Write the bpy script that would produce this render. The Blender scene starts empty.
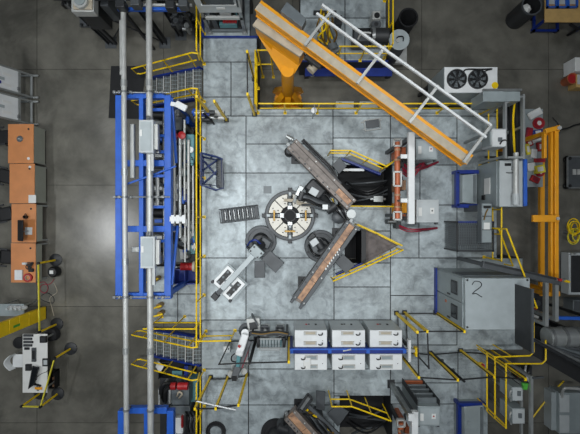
import bpy, math, random
from mathutils import Vector, Matrix
random.seed(7)
C = bpy.context.scene.collection
PI = math.pi
# ------------------------------------------------------------------ camera, world, lamps, exposure
F = 387.0          # focal length in pixels of the 580 px wide frame
HC = 14.1          # camera height above the concrete floor (m)
P = 1.2            # height of the steel work platform
cam_d = bpy.data.cameras.new('camera'); cam = bpy.data.objects.new('camera', cam_d); C.objects.link(cam)
cam_d.sensor_fit = 'HORIZONTAL'; cam_d.sensor_width = 36.0; cam_d.lens = 36.0 * F / 580.0
cam.location = (0, 0, HC); cam.rotation_euler = (0, 0, 0)
cam_d.clip_end = 100
sc = bpy.context.scene
sc.camera = cam
wd = bpy.data.worlds.new('hall_ambient'); sc.world = wd; wd.use_nodes = True
wd.node_tree.nodes['Background'].inputs[0].default_value = (0.80, 0.90, 1.0, 1)
wd.node_tree.nodes['Background'].inputs[1].default_value = 0.27
def lamp(x, y, z, e, sx, sy, spread=PI, col=(0.95, 0.98, 1.0)):
    l = bpy.data.lights.new('high_bay_lamp', 'AREA'); l.shape = 'RECTANGLE'; l.size = sx; l.size_y = sy
    l.energy = e; l.spread = spread; l.color = col
    o = bpy.data.objects.new('high_bay_lamp', l); C.objects.link(o); o.location = (x, y, z)
    return o
SPR = math.radians(105)
for lx, ly, e in ((-4.4, 3.6, 640), (4.0, 3.6, 520), (-4.4, -3.8, 640), (4.0, -3.8, 520), (-0.4, 0.3, 760)):
    lamp(lx, ly, 15.2, e, 2.2, 0.7, SPR)
for lx, ly, e in ((-13.2, -1.0, 2000), (-13.2, 6.5, 260), (13.5, 1.0, 200)):
    lamp(lx, ly, 15.2, e, 0.8, 2.4)
vs = sc.view_settings
vs.view_transform = 'Standard'; vs.look = 'None'; vs.gamma = 1.0; vs.exposure = -1.85; vs.use_curve_mapping = False

# ------------------------------------------------------------------ helpers
def W(px, py, z):
    """world point seen at photograph pixel (px, py) when it lies at height z"""
    s = (HC - z) / F
    return Vector(((px - 290.0) * s, (217.0 - py) * s, z))
def XY(pts, z): return [tuple(W(x, y, z)[:2]) for x, y in pts]
def lin(h):
    h = h.lstrip('#'); out = []
    for i in (0, 2, 4):
        c = int(h[i:i+2], 16) / 255.0
        out.append(c / 12.92 if c <= 0.04045 else ((c + 0.055) / 1.055) ** 2.4)
    return (*out, 1.0)
def mat(name, hx, rough=0.5, metal=0.0, var=0.12, scale=6.0, bump=0.0, spot=None, spot_amt=0.0, rnd=0.0):
    m = bpy.data.materials.new(name); m.use_nodes = True
    nt = m.node_tree; N = nt.nodes; L = nt.links; b = N['Principled BSDF']
    b.inputs['Roughness'].default_value = rough; b.inputs['Metallic'].default_value = metal
    tc = N.new('ShaderNodeTexCoord'); geo = N.new('ShaderNodeNewGeometry')
    nz = N.new('ShaderNodeTexNoise'); nz.inputs['Scale'].default_value = scale; nz.inputs['Detail'].default_value = 6
    L.new(geo.outputs['Position'], nz.inputs['Vector'])
    c = lin(hx)
    r = N.new('ShaderNodeValToRGB')
    r.color_ramp.elements[0].position = 0.3; r.color_ramp.elements[1].position = 0.7
    r.color_ramp.elements[0].color = tuple(x * (1 - var) for x in c[:3]) + (1,)
    r.color_ramp.elements[1].color = tuple(min(1, x * (1 + var)) for x in c[:3]) + (1,)
    L.new(nz.outputs['Fac'], r.inputs['Fac'])
    out = r.outputs['Color']
    if spot:
        n2 = N.new('ShaderNodeTexNoise'); n2.inputs['Scale'].default_value = scale * 0.35; n2.inputs['Detail'].default_value = 8
        n2.inputs['Roughness'].default_value = 0.65; n2.inputs['Distortion'].default_value = 0.6
        L.new(geo.outputs['Position'], n2.inputs['Vector'])
        r2 = N.new('ShaderNodeValToRGB'); r2.color_ramp.elements[0].position = 0.47; r2.color_ramp.elements[1].position = 0.66
        r2.color_ramp.elements[1].color = (spot_amt,) * 3 + (1,)
        r2.color_ramp.elements[0].color = (0, 0, 0, 1)
        L.new(n2.outputs['Fac'], r2.inputs['Fac'])
        mx = N.new('ShaderNodeMix'); mx.data_type = 'RGBA'
        L.new(r2.outputs['Color'], mx.inputs[0]); L.new(out, mx.inputs[6]); mx.inputs[7].default_value = lin(spot)
        out = mx.outputs[2]
    if rnd:
        oi = N.new('ShaderNodeObjectInfo'); mr = N.new('ShaderNodeMapRange')
        mr.inputs[3].default_value = 1 - rnd; mr.inputs[4].default_value = 1 + rnd
        L.new(oi.outputs['Random'], mr.inputs[0])
        hs = N.new('ShaderNodeHueSaturation'); L.new(mr.outputs[0], hs.inputs['Value']); L.new(out, hs.inputs['Color'])
        out = hs.outputs['Color']
    L.new(out, b.inputs['Base Color'])
    if bump:
        bp = N.new('ShaderNodeBump'); bp.inputs['Strength'].default_value = bump; bp.inputs['Distance'].default_value = 0.01
        n3 = N.new('ShaderNodeTexNoise'); n3.inputs['Scale'].default_value = scale * 6; n3.inputs['Detail'].default_value = 4
        L.new(geo.outputs['Position'], n3.inputs['Vector']); L.new(n3.outputs['Fac'], bp.inputs['Height'])
        L.new(bp.outputs['Normal'], b.inputs['Normal'])
    return m

class MB:
    """collects solids and links them as ONE mesh object"""
    def __init__(s): s.v = []; s.f = []
    def add(s, vs, fs):
        n = len(s.v); s.v += [tuple(p) for p in vs]; s.f += [tuple(i + n for i in f) for f in fs]; return s
    def prism(s, pts, z0, z1, top=None):
        a = sum(pts[i][0] * pts[(i + 1) % len(pts)][1] - pts[(i + 1) % len(pts)][0] * pts[i][1] for i in range(len(pts)))
        if a < 0:
            pts = pts[::-1]
            if top: top = top[::-1]
        top = top or pts; n = len(pts)
        vs_ = [(x, y, z0) for x, y in pts] + [(x, y, z1) for x, y in top]
        fs = [tuple(range(n))[::-1], tuple(range(n, 2 * n))] + [(i, (i + 1) % n, n + (i + 1) % n, n + i) for i in range(n)]
        return s.add(vs_, fs)
    def box(s, x0, y0, z0, x1, y1, z1):
        x0, x1 = min(x0, x1), max(x0, x1); y0, y1 = min(y0, y1), max(y0, y1)
        return s.prism([(x0, y0), (x1, y0), (x1, y1), (x0, y1)], min(z0, z1), max(z0, z1))
    def pbox(s, x0, y0, x1, y1, z0, z1):
        """box whose TOP covers the pixel rectangle at height z1"""
        a = W(x0, y0, z1); b = W(x1, y1, z1); return s.box(a.x, a.y, z0, b.x, b.y, z1)
    def pprism(s, pts, z0, z1): return s.prism(XY(pts, z1), z0, z1)
    def bar(s, p, q, w, h=None, up=(0, 0, 1)):
        p = Vector(p); q = Vector(q); h = h or w; d = (q - p).normalized(); u = Vector(up)
        if abs(d.dot(u)) > 0.98: u = Vector((0, 1, 0))
        x = d.cross(u).normalized(); y = x.cross(d).normalized()
        vs_ = [c + x * a * w / 2 + y * b * h / 2 for c in (p, q) for a, b in ((-1, -1), (1, -1), (1, 1), (-1, 1))]
        return s.add(vs_, [(0, 1, 2, 3), (7, 6, 5, 4), (0, 4, 5, 1), (1, 5, 6, 2), (2, 6, 7, 3), (3, 7, 4, 0)])
    def cyl(s, p, q, r, n=12, r2=None):
        p = Vector(p); q = Vector(q); r2 = r if r2 is None else r2; d = (q - p).normalized()
        u = Vector((0, 0, 1)) if abs(d.z) < 0.9 else Vector((1, 0, 0)); x = d.cross(u).normalized(); y = d.cross(x)
        vs_ = [c + (x * math.cos(2 * PI * i / n) + y * math.sin(2 * PI * i / n)) * rr for c, rr in ((p, r), (q, r2)) for i in range(n)]
        fs = [tuple(range(n))[::-1], tuple(range(n, 2 * n))] + [(i, (i + 1) % n, n + (i + 1) % n, n + i) for i in range(n)]
        return s.add(vs_, fs)
    def lathe(s, c, prof, n=16):
        """prof: list of (radius, z) from bottom to top round the vertical through c"""
        vs_ = []; fs = []
        for r, z in prof:
            for i in range(n): vs_.append((c[0] + r * math.cos(2 * PI * i / n), c[1] + r * math.sin(2 * PI * i / n), c[2] + z))
        for k in range(len(prof) - 1):
            for i in range(n): fs.append((k * n + i, k * n + (i + 1) % n, (k + 1) * n + (i + 1) % n, (k + 1) * n + i))
        fs.append(tuple(range(n))[::-1]); m = (len(prof) - 1) * n; fs.append(tuple(range(m, m + n)))
        return s.add(vs_, fs)
    def sector(s, c, r0, r1, z0, z1, a0=0, a1=2 * PI, n=10):
        full = abs(a1 - a0 - 2 * PI) < 1e-6; k = n if full else n + 1; vs_ = []; fs = []
        for i in range(k):
            a = a0 + (a1 - a0) * i / n
            for r, z in ((r0, z0), (r1, z0), (r1, z1), (r0, z1)): vs_.append((c[0] + r * math.cos(a), c[1] + r * math.sin(a), z))
        for i in range(n):
            j = (i + 1) % k
            for e in range(4): fs.append((i * 4 + e, i * 4 + (e + 1) % 4, j * 4 + (e + 1) % 4, j * 4 + e)[::-1])
        if not full: fs += [(0, 1, 2, 3), ((k - 1) * 4 + 3, (k - 1) * 4 + 2, (k - 1) * 4 + 1, (k - 1) * 4)]
        return s.add(vs_, fs)
    def tube(s, pts, r, n=6, smooth=0):
        pts = [Vector(p) for p in pts]
        if smooth:
            q = [pts[0]] + pts + [pts[-1]]; o = []
            for i in range(1, len(q) - 2):
                for k in range(smooth):
                    t = k / smooth; a, b, c, d = q[i - 1:i + 3]
                    o.append(0.5 * ((2 * b) + (c - a) * t + (2 * a - 5 * b + 4 * c - d) * t * t + (3 * b - a - 3 * c + d) * t ** 3))
            pts = o + [pts[-1]]
        vs_ = []; fs = []; ref = Vector((0.13, 0.21, 0.97))
        for i, p in enumerate(pts):
            d = (pts[min(i + 1, len(pts) - 1)] - pts[max(i - 1, 0)]).normalized()
            x = d.cross(ref)
            if x.length < 0.05: x = d.cross(Vector((1, 0, 0)))
            x.normalize(); y = d.cross(x)
            for k in range(n): vs_.append(p + (x * math.cos(2 * PI * k / n) + y * math.sin(2 * PI * k / n)) * r)
        for i in range(len(pts) - 1):
            for k in range(n): fs.append((i * n + k, i * n + (k + 1) % n, (i + 1) * n + (k + 1) % n, (i + 1) * n + k))
        fs.append(tuple(range(n))[::-1]); m = (len(pts) - 1) * n; fs.append(tuple(range(m, m + n)))
        return s.add(vs_, fs)
    def build(s, name, m, parent=None, bevel=0.0, origin=None):
        off = base_of(parent) if parent is not None else Vector(origin or (0, 0, 0))
        me = bpy.data.meshes.new(name)
        me.from_pydata([tuple(Vector(p) - off) for p in s.v], [], s.f); me.update()
        me.polygons.foreach_set('use_smooth', [True] * len(me.polygons)); me.set_sharp_from_angle(angle=0.7)
        o = bpy.data.objects.new(name, me); C.objects.link(o); me.materials.append(m)
        if parent is not None: o.parent = parent
        else: o.location = off
        if bevel:
            b = o.modifiers.new('bevel', 'BEVEL'); b.width = bevel; b.segments = 2; b.limit_method = 'ANGLE'
        return o
def base_of(o):
    v = Vector((0, 0, 0))
    while o is not None: v += o.location; o = o.parent
    return v
def tag(o, label, cat, group=None, kind=None):
    o['label'] = label; o['category'] = cat
    if group: o['group'] = group
    if kind: o['kind'] = kind
    return o
def thing(name, label, cat, loc, group=None):
    o = bpy.data.objects.new(name, None); C.objects.link(o); o.location = loc; o.empty_display_size = 0.2
    return tag(o, label, cat, group)
def struct(name, mb, m, parent=None, bevel=0):
    o = mb.build(name, m, parent, bevel); o['kind'] = 'structure'; return o
def copy_tree(o, parent=None):
    c = o.copy(); C.objects.link(c)
    if parent is not None: c.parent = parent
    for ch in list(o.children): copy_tree(ch, c)
    return c
def V(*a): return Vector(a)

# ------------------------------------------------------------------ materials
M = {}
M['concrete'] = mat('polished_concrete', '#6c6a62', 0.25, 0, 0.26, 1.3, 0.1, '#474640', 0.7, 0.06)
M['joint'] = mat('joint_filler', '#3d3c38', 0.8)
M['deck'] = mat('worn_deck_steel', '#a8b2b5', 0.46, 0.1, 0.13, 7.0, 0.12, '#6c7376', 0.7, 0.13)
M['navy'] = mat('navy_paint', '#1d2f5e', 0.45)
M['lidgrey'] = mat('light_grey_lid', '#a4adaf', 0.42, 0.05, 0.07, 4)
M['deck_base'] = mat('platform_frame_dark_steel', '#2c2e30', 0.6, 0.2)
_nt = M['deck'].node_tree; _b = _nt.nodes['Principled BSDF']; _src = _b.inputs['Base Color'].links[0].from_socket
_g = _nt.nodes.new('ShaderNodeNewGeometry'); _w = _nt.nodes.new('ShaderNodeTexNoise'); _w.inputs['Scale'].default_value = 0.55; _w.inputs['Detail'].default_value = 9; _w.inputs['Roughness'].default_value = 0.7; _w.inputs['Distortion'].default_value = 1.2
_nt.links.new(_g.outputs['Position'], _w.inputs['Vector'])
_r = _nt.nodes.new('ShaderNodeMapRange'); _r.inputs[1].default_value = 0.35; _r.inputs[2].default_value = 0.68; _r.inputs[3].default_value = 1.16; _r.inputs[4].default_value = 0.66
_nt.links.new(_w.outputs['Fac'], _r.inputs[0])
_h = _nt.nodes.new('ShaderNodeHueSaturation'); _nt.links.new(_r.outputs[0], _h.inputs['Value']); _nt.links.new(_src, _h.inputs['Color']); _nt.links.new(_h.outputs['Color'], _b.inputs['Base Color'])
M['blue'] = mat('blue_paint', '#255cbc', 0.4, 0.0, 0.12, 4)
M['blue_dark'] = mat('deep_blue_paint', '#0c2a7c', 0.42, 0.0, 0.15, 4)
M['yellow'] = mat('safety_yellow_paint', '#f2cc08', 0.4, 0, 0.08, 5)
M['yellow_pale'] = mat('yellow_belt', '#dccf3a', 0.6)
M['orange'] = mat('crane_orange_paint', '#e59c18', 0.4, 0, 0.07, 3)
M['dust'] = mat('dusty_beam_top', '#b0a693', 0.75, 0, 0.12, 5)
M['white'] = mat('white_paint', '#dcdfdf', 0.4, 0, 0.06, 4)
M['offwhite'] = mat('pale_grey_enclosure', '#b6bcbd', 0.4, 0, 0.06, 4)
M['grey'] = mat('grey_enclosure_paint', '#929c9e', 0.42, 0.05, 0.1, 3)
M['midgrey'] = mat('mid_grey_paint', '#646b6e', 0.45, 0.05, 0.12, 4)
M['alu'] = mat('aluminium', '#a9adac', 0.35, 0.55, 0.08, 6)
M['steel'] = mat('bare_steel', '#8c8f8f', 0.35, 0.6, 0.18, 6)
M['pipe'] = mat('galvanised_pipe', '#b9bbb8', 0.42, 0.25, 0.1, 4)
M['dark'] = mat('charcoal_paint', '#2b2d2f', 0.5, 0.05, 0.2, 5)
M['slate'] = mat('slate_grey_cover', '#4b4f52', 0.5, 0.05, 0.12, 4)
M['black'] = mat('black_plastic', '#131416', 0.5, 0, 0.2, 6)
M['rubber'] = mat('black_rubber', '#1c1d1f', 0.8, 0, 0.15, 6)
M['beam'] = mat('mould_beam_steel', '#78706a', 0.5, 0.15, 0.2, 5, 0.1, '#554e49', 0.7)
M['copper'] = mat('copper_lining', '#ad8769', 0.55, 0.1, 0.3, 8, 0.05, '#5f4c44', 0.85)
M['wood'] = mat('orange_beech_laminate', '#c98450', 0.45, 0, 0.08, 3)
M['ply'] = mat('plywood', '#c19f63', 0.6, 0, 0.12, 5)
M['panel'] = mat('grey_green_panel', '#9c9f93', 0.6, 0, 0.06, 3)
M['red'] = mat('red_paint', '#a51f22', 0.45, 0, 0.2, 6)
M['crimson'] = mat('crimson_hose', '#8c1730', 0.5, 0, 0.2, 8)
M['rust'] = mat('orange_brown_busbar', '#b0603c', 0.45, 0.1, 0.15, 6)
M['teal'] = mat('teal_paint', '#5d8f95', 0.45, 0, 0.12, 4)
M['cream'] = mat('cream_machined_segment', '#b3b0a6', 0.4, 0.15, 0.08, 7)
M['brass'] = mat('brass', '#8a6c30', 0.4, 0.5, 0.15, 7)
M['paper'] = mat('paper_white', '#dadbd8', 0.7, 0, 0.04, 5)
M['mat_brown'] = mat('worn_grey_brown_mat', '#6b6462', 0.8, 0, 0.25, 6, 0.2)
M['green'] = mat('green_plastic', '#4ca53a', 0.5)
M['glass'] = mat('dark_window_glass', '#22272a', 0.12, 0, 0.1, 4)
M['screen'] = mat('monitor_screen', '#15181b', 0.2)
M['wire'] = mat('fence_wire_black', '#1b1c1d', 0.5, 0.2)

# ------------------------------------------------------------------ concrete floor
mb = MB(); mb.box(-14, -11, -0.35, 14, 11, -0.03)
floor = struct('floor', mb, M['joint'])
gx = [-14, -9.22, -4.6, 0.1, 4.8, 9.42, 14]; gy = [-11, -7.5, -3.26, 1.16, 5.38, 11]
g = 0.008
for i in range(len(gx) - 1):
    for j in range(len(gy) - 1):
        MB().box(gx[i] + g, gy[j] + g, -0.031, gx[i + 1] - g, gy[j + 1] - g, 0).build('concrete_slab', M['concrete'], floor)

# ------------------------------------------------------------------ raised steel platform
L0 = 201.5
plates = [(203, 37, 257, 62), (203, 62, 231, 97), (231, 62, 257, 97), (203, 97, 231, 116), (231, 97, 257, 116),
 (L0, 116, 246, 173), (246, 116, 333, 144), (246, 144, 333, 173), (333, 116, 390.5, 138), (333, 138, 390.5, 165),
 (390.5, 116, 457, 138), (390.5, 138, 457, 165), (457, 116, 497, 175), (L0, 173, 246, 258), (246, 173, 334, 258),
 (334, 165, 338, 205), (334, 205, 390.5, 231), (334, 231, 345, 263), (362, 231, 390.5, 263), (334, 263, 390.5, 287),
 (392, 165, 420, 205), (420, 165, 457, 205), (390.5, 205, 419, 258), (419, 205, 457, 258), (457, 175, 497, 258),
 (L0, 258, 246, 320), (246, 258, 334, 320), (334, 287, 390.5, 320), (390.5, 258, 457, 295.5), (390.5, 295.5, 457, 345),
 (457, 258, 523, 300), (457, 300, 523, 350), (L0, 320, 248.5, 369), (248.5, 320, 334, 369), (334, 320, 390.5, 369),
 (390.5, 345, 458, 383), (458, 350, 488, 404), (L0, 369, 248.5, 405), (248.5, 369, 334, 405), (334, 369, 390.5, 396),
 (334, 396, 340, 445), (L0, 405, 248.5, 445), (248.5, 405, 334, 445), (390.5, 383, 458, 404), (392, 404, 458, 445), (458, 404, 488, 445),
 (257, 109, 333, 116), (333, 109, 390.5, 116), (390.5, 109, 497, 116),
 (300, -14, 345, 18), (345, -14, 386, 18), (300, 18, 345, 62), (345, 18, 386, 62), (203, -14, 250, 37)]
mb = MB()
for a in plates:
    p = W(a[0], a[1], P); q = W(a[2], a[3], P); mb.box(p.x, p.y, 0, q.x, q.y, P - 0.03)
deck = struct('work_platform', mb, M['deck_base'])
g = 0.016
for a in plates:
    p = W(a[0], a[1], P); q = W(a[2], a[3], P)
    MB().box(p.x + g, q.y + g, P - 0.031, q.x - g, p.y - g, P).build('deck_plate', M['deck'], deck)
# blue fascia strips along the platform edges
mb = MB()
mb.bar(W(203, 37.2, P + 0.05), W(258, 37.2, P + 0.05), 0.05, 0.1)
mb.bar(W(203.2, 0, P + 0.06), W(203.2, 37, P + 0.06), 0.07, 0.14)
mb.bar(W(300, 63, P - 0.16), W(387, 63, P - 0.16), 0.05, 0.34)
struct('platform_fascia', mb, M['blue_dark'])
# low steel landing inside the blue gantry
mb = MB(); a = W(150, 266, 0.5); b = W(203, 322, 0.5); xr = W(L0, 300, P).x - 0.02
mb.box(a.x, a.y, 0, xr, b.y, 0.47); landing = struct('landing', mb, M['deck_base'])
xs = [a.x, a.x + (xr - a.x) * 0.5, xr]; ys = [b.y, b.y + (a.y - b.y) * 0.5, a.y]
for i in range(2):
    for j in range(2): MB().box(xs[i] + g, ys[j] + g, 0.469, xs[i + 1] - g, ys[j + 1] - g, 0.5).build('deck_plate', M['deck'], landing)

# ------------------------------------------------------------------ stairs and railings
def railing(label, pts, posts, z0, h=1.07, mid=True, r=0.024, name='railing', toe=False):
    """pts/posts: world xy points of the run; z0 height of the walking surface (number or per-point list)"""
    zs = z0 if isinstance(z0, (list, tuple)) else [z0] * len(pts)
    zp = lambda p: p[2] if len(p) > 2 else zs[0]
    t = thing(name, label, 'railing', (posts[0][0], posts[0][1], zp(posts[0])))
    MB().tube([(p[0], p[1], z + h) for p, z in zip(pts, zs)], r, 8).build('top_rail', M['yellow'], t)
    if mid: MB().tube([(p[0], p[1], z + h * 0.52) for p, z in zip(pts, zs)], r * 0.9, 8).build('mid_rail', M['yellow'], t)
    for p in posts:
        m = MB(); m.cyl((p[0], p[1], zp(p)), (p[0], p[1], zp(p) + h), r, 8); m.box(p[0] - .05, p[1] - .05, zp(p), p[0] + .05, p[1] + .05, zp(p) + .012)
        m.build('post', M['yellow'], t)
    return t
def stairs(label, x_top, x_bot, y0, y1, n=7):
    t = thing('stairs', label, 'stairs', (x_bot, (y0 + y1) / 2, 0))
    for y in (y0, y1):
        m = MB(); m.bar((x_top, y, P - 0.1), (x_bot, y, 0.1), 0.06, 0.2); m.box(x_bot - .05, y - .03, 0, x_bot + .12, y + .03, .12)
        m.build('stringer', M['blue_dark'], t)
    lo, hi = min(y0, y1) + .03, max(y0, y1) - .03
    dx = (x_bot - x_top) / n
    for k in range(n):
        z = P - (k + 0.6) * P / (n + 0.2); xa = x_top + dx * k; xb = x_top + dx * (k + 0.86)
        tr = MB().box(xb - 0.03 * (1 if dx < 0 else -1), lo, z - .03, xb, hi, z).build('tread_nosing', M['pipe'], t)
        m = MB()
        for q in range(5):
            xx = xa + (xb - xa) * (q + .3) / 5.2; m.box(xx, lo, z - .03, xx + .012, hi, z - 0.004)
        for q in range(7):
            yy = lo + (hi - lo) * (q + .5) / 7; m.box(xa, yy - .006, z - .03, xb, yy + .006, z - 0.006)
        m.build('tread', M['grey'], t)
    return t
stairs('blue stairs with grating treads up to the platform, upper left', -2.98, -5.1, 5.0, 3.98)
stairs('blue stairs with grating treads up to the platform, lower left', -2.98, -5.1, -4.03, -4.97)
def stair_rail(label, y, x_top=-2.9, x_bot=-5.25, ext=0.15):
    t = thing('handrail', label, 'handrail', (x_bot + 0.35, y, 0.15))
    sl = P / (x_top - x_bot)
    zt = lambda x, h: max(0, (x - x_bot) * sl) + h
    loop = [(x_top, y, P + .5), (x_top + .05, y, P + 1.0), (x_top - .1, y, P + 1.06), (x_bot, y, 1.04), (x_bot - .12, y, .98), (x_bot - .12, y, .55), (x_bot, y, .5), (x_top - .1, y, P + .5)]
    MB().tube(loop, 0.024, 8).build('rail_loop', M['yellow'], t)
    for x in (x_top - .25, (x_top + x_bot) / 2, x_bot + .35):
        z0 = max(0.0, (x - x_bot) * sl - .12)
        MB().cyl((x, y, z0), (x, y, zt(x, 1.05)), 0.022, 8).build('post', M['yellow'], t)
    return t
stair_rail('yellow handrail on the far upper side of the upper left stairs', 5.03)
stair_rail('yellow handrail between the upper left stairs and the machine', 3.94)
stair_rail('yellow handrail on the machine side of the lower left stairs', -4.0)
stair_rail('yellow handrail on the outer lower side of the lower left stairs', -5.0)
xe = -2.86
railing('long yellow railing beside the blue gantry along the left platform edge', [(xe, 3.85), (xe, -3.95)], [(xe, y) for y in (3.85, 2.6, 1.3, 0, -1.3, -2.6, -3.95)], P)
railing('yellow railing on the left platform edge, beside the white cabinet machine at top', [(xe, 7.2), (xe, 5.1)], [(xe, 7.1), (xe, 6.1), (xe, 5.1)], P)
railing('yellow railing on the left platform edge below the lower stairs', [(xe, -5.1), (xe, -7.6)], [(xe, -5.1), (xe, -6.3), (xe, -7.5)], P)
railing('short yellow railing across the platform above the lower left stairs', [(-4.6, -3.5), (-2.95, -3.5)], [(-4.5, -3.5), (-3.7, -3.5), (-3.0, -3.5)], 0.5, 1.5)
railing('yellow railing from the top of the lower left stairs towards the small white box', [W(205, 331, P)[:2], W(236, 330.5, P)[:2]], [W(206, 331, P)[:2], W(235, 330.5, P)[:2]], P)
# crane bay guard rails
A = (W(259, 57, P).x - .03, W(0, 64, P).y); B = (A[0], W(0, 113, P).y)
railing('yellow railing on the left side of the crane bay', [A, B], [A, (A[0], (A[1] + B[1]) / 2), B], P)
yb = W(0, 113, P).y
railing('short yellow railing at the back of the crane bay beside the mast', [(A[0] + .05, A[1]), (A[0] + .5, A[1])], [(A[0] + .08, A[1]), (A[0] + .46, A[1])], 0.0, P + 1.07)
railing('long yellow railing below the foot of the orange crane', [(A[0] + .1, yb), (W(391, 0, P).x, yb)], [(A[0] + .9, yb), (0.9, yb), (2.2, yb), (W(390, 0, P).x, yb)], P)
railing('yellow railing under the right end of the orange boom', [(W(394, 0, P).x, yb), (W(485, 0, P).x, yb)], [(W(394, 0, P).x, yb), (4.9, yb), (W(484, 0, P).x, yb)], P)
xr = W(480, 0, P).x
railing('yellow railing on the right of the platform beside the pale junction box', [(xr, yb), (xr, W(0, 168, P).y)], [(xr, yb - .05), (xr, W(0, 140, P).y), (xr, W(0, 166, P).y)], P)
yu = W(0, 60.5, P).y
railing('yellow railing on the upper deck above the middle of the orange boom', [(W(335, 0, P).x, yu), (W(384, 0, P).x, yu)], [(W(337, 0, P).x, yu), (W(360, 0, P).x, yu), (W(383, 0, P).x, yu)], P)
xu = W(384.5, 0, P).x
railing('yellow railing on the right side of the upper deck beside the black duct', [(xu, yu + .1), (xu, 7.4)], [(xu, yu + .1), (xu, 6.0), (xu, 7.2)], P)
# right-hand railing and stair rails going down to the concrete
xa = W(484, 0, P).x
railing('yellow railing between the mesh cage and the orange frame', [(xa, W(0, 208, P).y), (xa, W(0, 258, P).y)], [(xa, W(0, 210, P).y), (xa, W(0, 233, P).y), (xa, W(0, 257, P).y)], P)
t = thing('handrail', 'pair of yellow sloping handrails running down beside the numbered cabinet', 'handrail', W(520, 262, 0))
for a, b, z0, z1 in (((498.7, 229), (513, 266), 2.25, 1.7), ((506.5, 229), (537, 308), 3.15, 3.05)):
    MB().tube([W(*a, z0), W(*b, z1)], 0.024, 8).build('rail', M['yellow'], t)
    m = MB(); q = W(*b, z1); m.cyl((q.x, q.y, 0), q, .022, 8); q = W(*a, z0); m.cyl((q.x, q.y, 0), q, .022, 8); m.build('post', M['yellow'], t)
t = thing('railing', 'yellow looped guard rail at the lower right platform corner', 'railing', W(505, 352, P))
for pts in (((533.7, 318), (533.7, 352), (530, 355.7), (494, 357)), ((545.7, 340), (545.7, 360), (542, 363.7), (505, 363.7))):
    MB().tube([W(*q, 2.3) for q in pts], .024, 8).build('rail', M['yellow'], t)
for a in ((494, 357), (512, 356.5), (533.7, 330), (512, 363.7), (545.7, 345)):
    q = W(*a, 2.3); MB().cyl((q.x, q.y, 0 if a[0] > 500 else P), q, .022, 8).build('post', M['yellow'], t)
t = thing('railing', 'yellow railing with three long bars beside the small grey boxes, lower right', 'railing', W(478, 370, P))
for x, y0, y1, z in ((487, 353, 411, 1.75), (495, 357, 418.6, 2.25), (506, 364, 428.6, 2.9)):
    MB().tube([W(x, y0, z), W(x, y1, z)], .024, 8).build('rail', M['yellow'], t)
for z, y in ((2.9, 368), (2.9, 426)):
    q = W(506, y, z); MB().cyl((q.x, q.y, 0), q, .022, 8).build('post', M['yellow'], t)
q = W(506, 428, 2.9); r_ = W(487, 411, 1.75); MB().tube([q, W(495, 418.6, 2.25), r_], .02, 8).build('end_bar', M['yellow'], t)

# railings round the three pits (slanted runs with a sloping end)
def pit_rail(label, pts, hgt=1.0, base=P):
    ws = [W(x, y, base + hgt) for x, y in pts]
    t = thing('railing', label, 'railing', (ws[0].x, ws[0].y, base))
    MB().tube(ws, .024, 8).build('top_rail', M['yellow'], t)
    MB().tube([w - V(0, 0, .48) for w in ws], .022, 8).build('mid_rail', M['yellow'], t)
    for i, w in enumerate(ws):
        MB().cyl((w.x, w.y, base), w, .022, 8).build('post', M['yellow'], t)
        if i and (w - ws[i - 1]).length > 0.9:
            q = (w + ws[i - 1]) / 2; MB().cyl((q.x, q.y, base), q, .02, 8).build('post', M['yellow'], t)
    return t
pit_rail('yellow slanted railing above the dark pit, right of the upper mould beam', [(331, 150.5), (351, 150.5), (387, 166.5), (394, 161)])
pit_rail('low yellow railing along the bottom edge of the dark pit, right of the upper beam', [(332.5, 199), (335, 206), (394, 206.5)], .35)
pit_rail('yellow railing slanting down to the tip of the brown floor mat', [(358, 224.5), (380, 234.5), (402, 245.5)], .6)
pit_rail('yellow railing rising from the lower mould beam to the tip of the brown mat', [(333.5, 281), (368, 266), (403, 250)], .8)
pit_rail('yellow bent railing over the dark pit at the bottom of the picture', [(332, 406.6), (352, 406.6), (391, 421)], 1.07)

# pit contents
t = thing('pit_cover', 'grey sloping grating with a blue edge under the upper slanted railing', 'grating', W(360, 166, P))
m = MB(); m.bar(W(341, 159, P + .12), W(380, 174.5, P + .12), .07, .22); m.build('edge_beam', M['blue_dark'], t)
MB().prism(XY([(341, 158.5), (352, 155.5), (386, 169), (380, 174)], P + .04), P, P + .04).build('grating_panel', M['midgrey'], t)
mb = MB()
a = W(338.5, 166, .12); mb.box(W(339, 0, P).x, W(0, 204, P).y, 0, W(391, 0, P).x, W(0, 166, P).y, .1)
struct('pit_floor', mb, M['rubber'])
mb = MB(); mb.box(W(341, 0, P).x, -7.6, 0, W(391, 0, P).x, W(0, 399, P).y, .1); struct('pit_floor', mb, M['rubber'])
mb = MB(); mb.box(W(345.5, 0, P).x, W(0, 262, P).y, 0, W(361.5, 0, P).x, W(0, 232, P).y, .1); struct('pit_floor', mb, M['rubber'])
mb = MB(); mb.bar(W(343, 170, P + .05), W(364, 170, P + .05), .08, .1)
tag(mb.build('kerb_rail', M['white'], origin=W(353, 170, P)), 'short white rail along the top edge of the upper dark pit', 'rail')
mb = MB(); mb.pprism([(366, 229), (398, 245.4), (366, 263)], P, P + .02)
tag(mb.build('floor_mat', M['mat_brown'], origin=W(376, 246, P)), 'triangular grey brown mat between two slanted yellow rails', 'mat')
mb = MB(); mb.pbox(361.5, 229.5, 366, 263, P, P + .3)
tag(mb.build('kerb_wall', M['black'], origin=W(364, 246, P)), 'black upright kerb between the pit and the brown mat', 'kerb')
mb = MB(); mb.bar(W(336, 275, P + .1), W(366, 262, P + .1), .1, .2)
tag(mb.build('edge_beam', M['blue_dark'], origin=W(345, 270, P)), 'blue edge beam along the lower side of the middle pit', 'beam')
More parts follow.
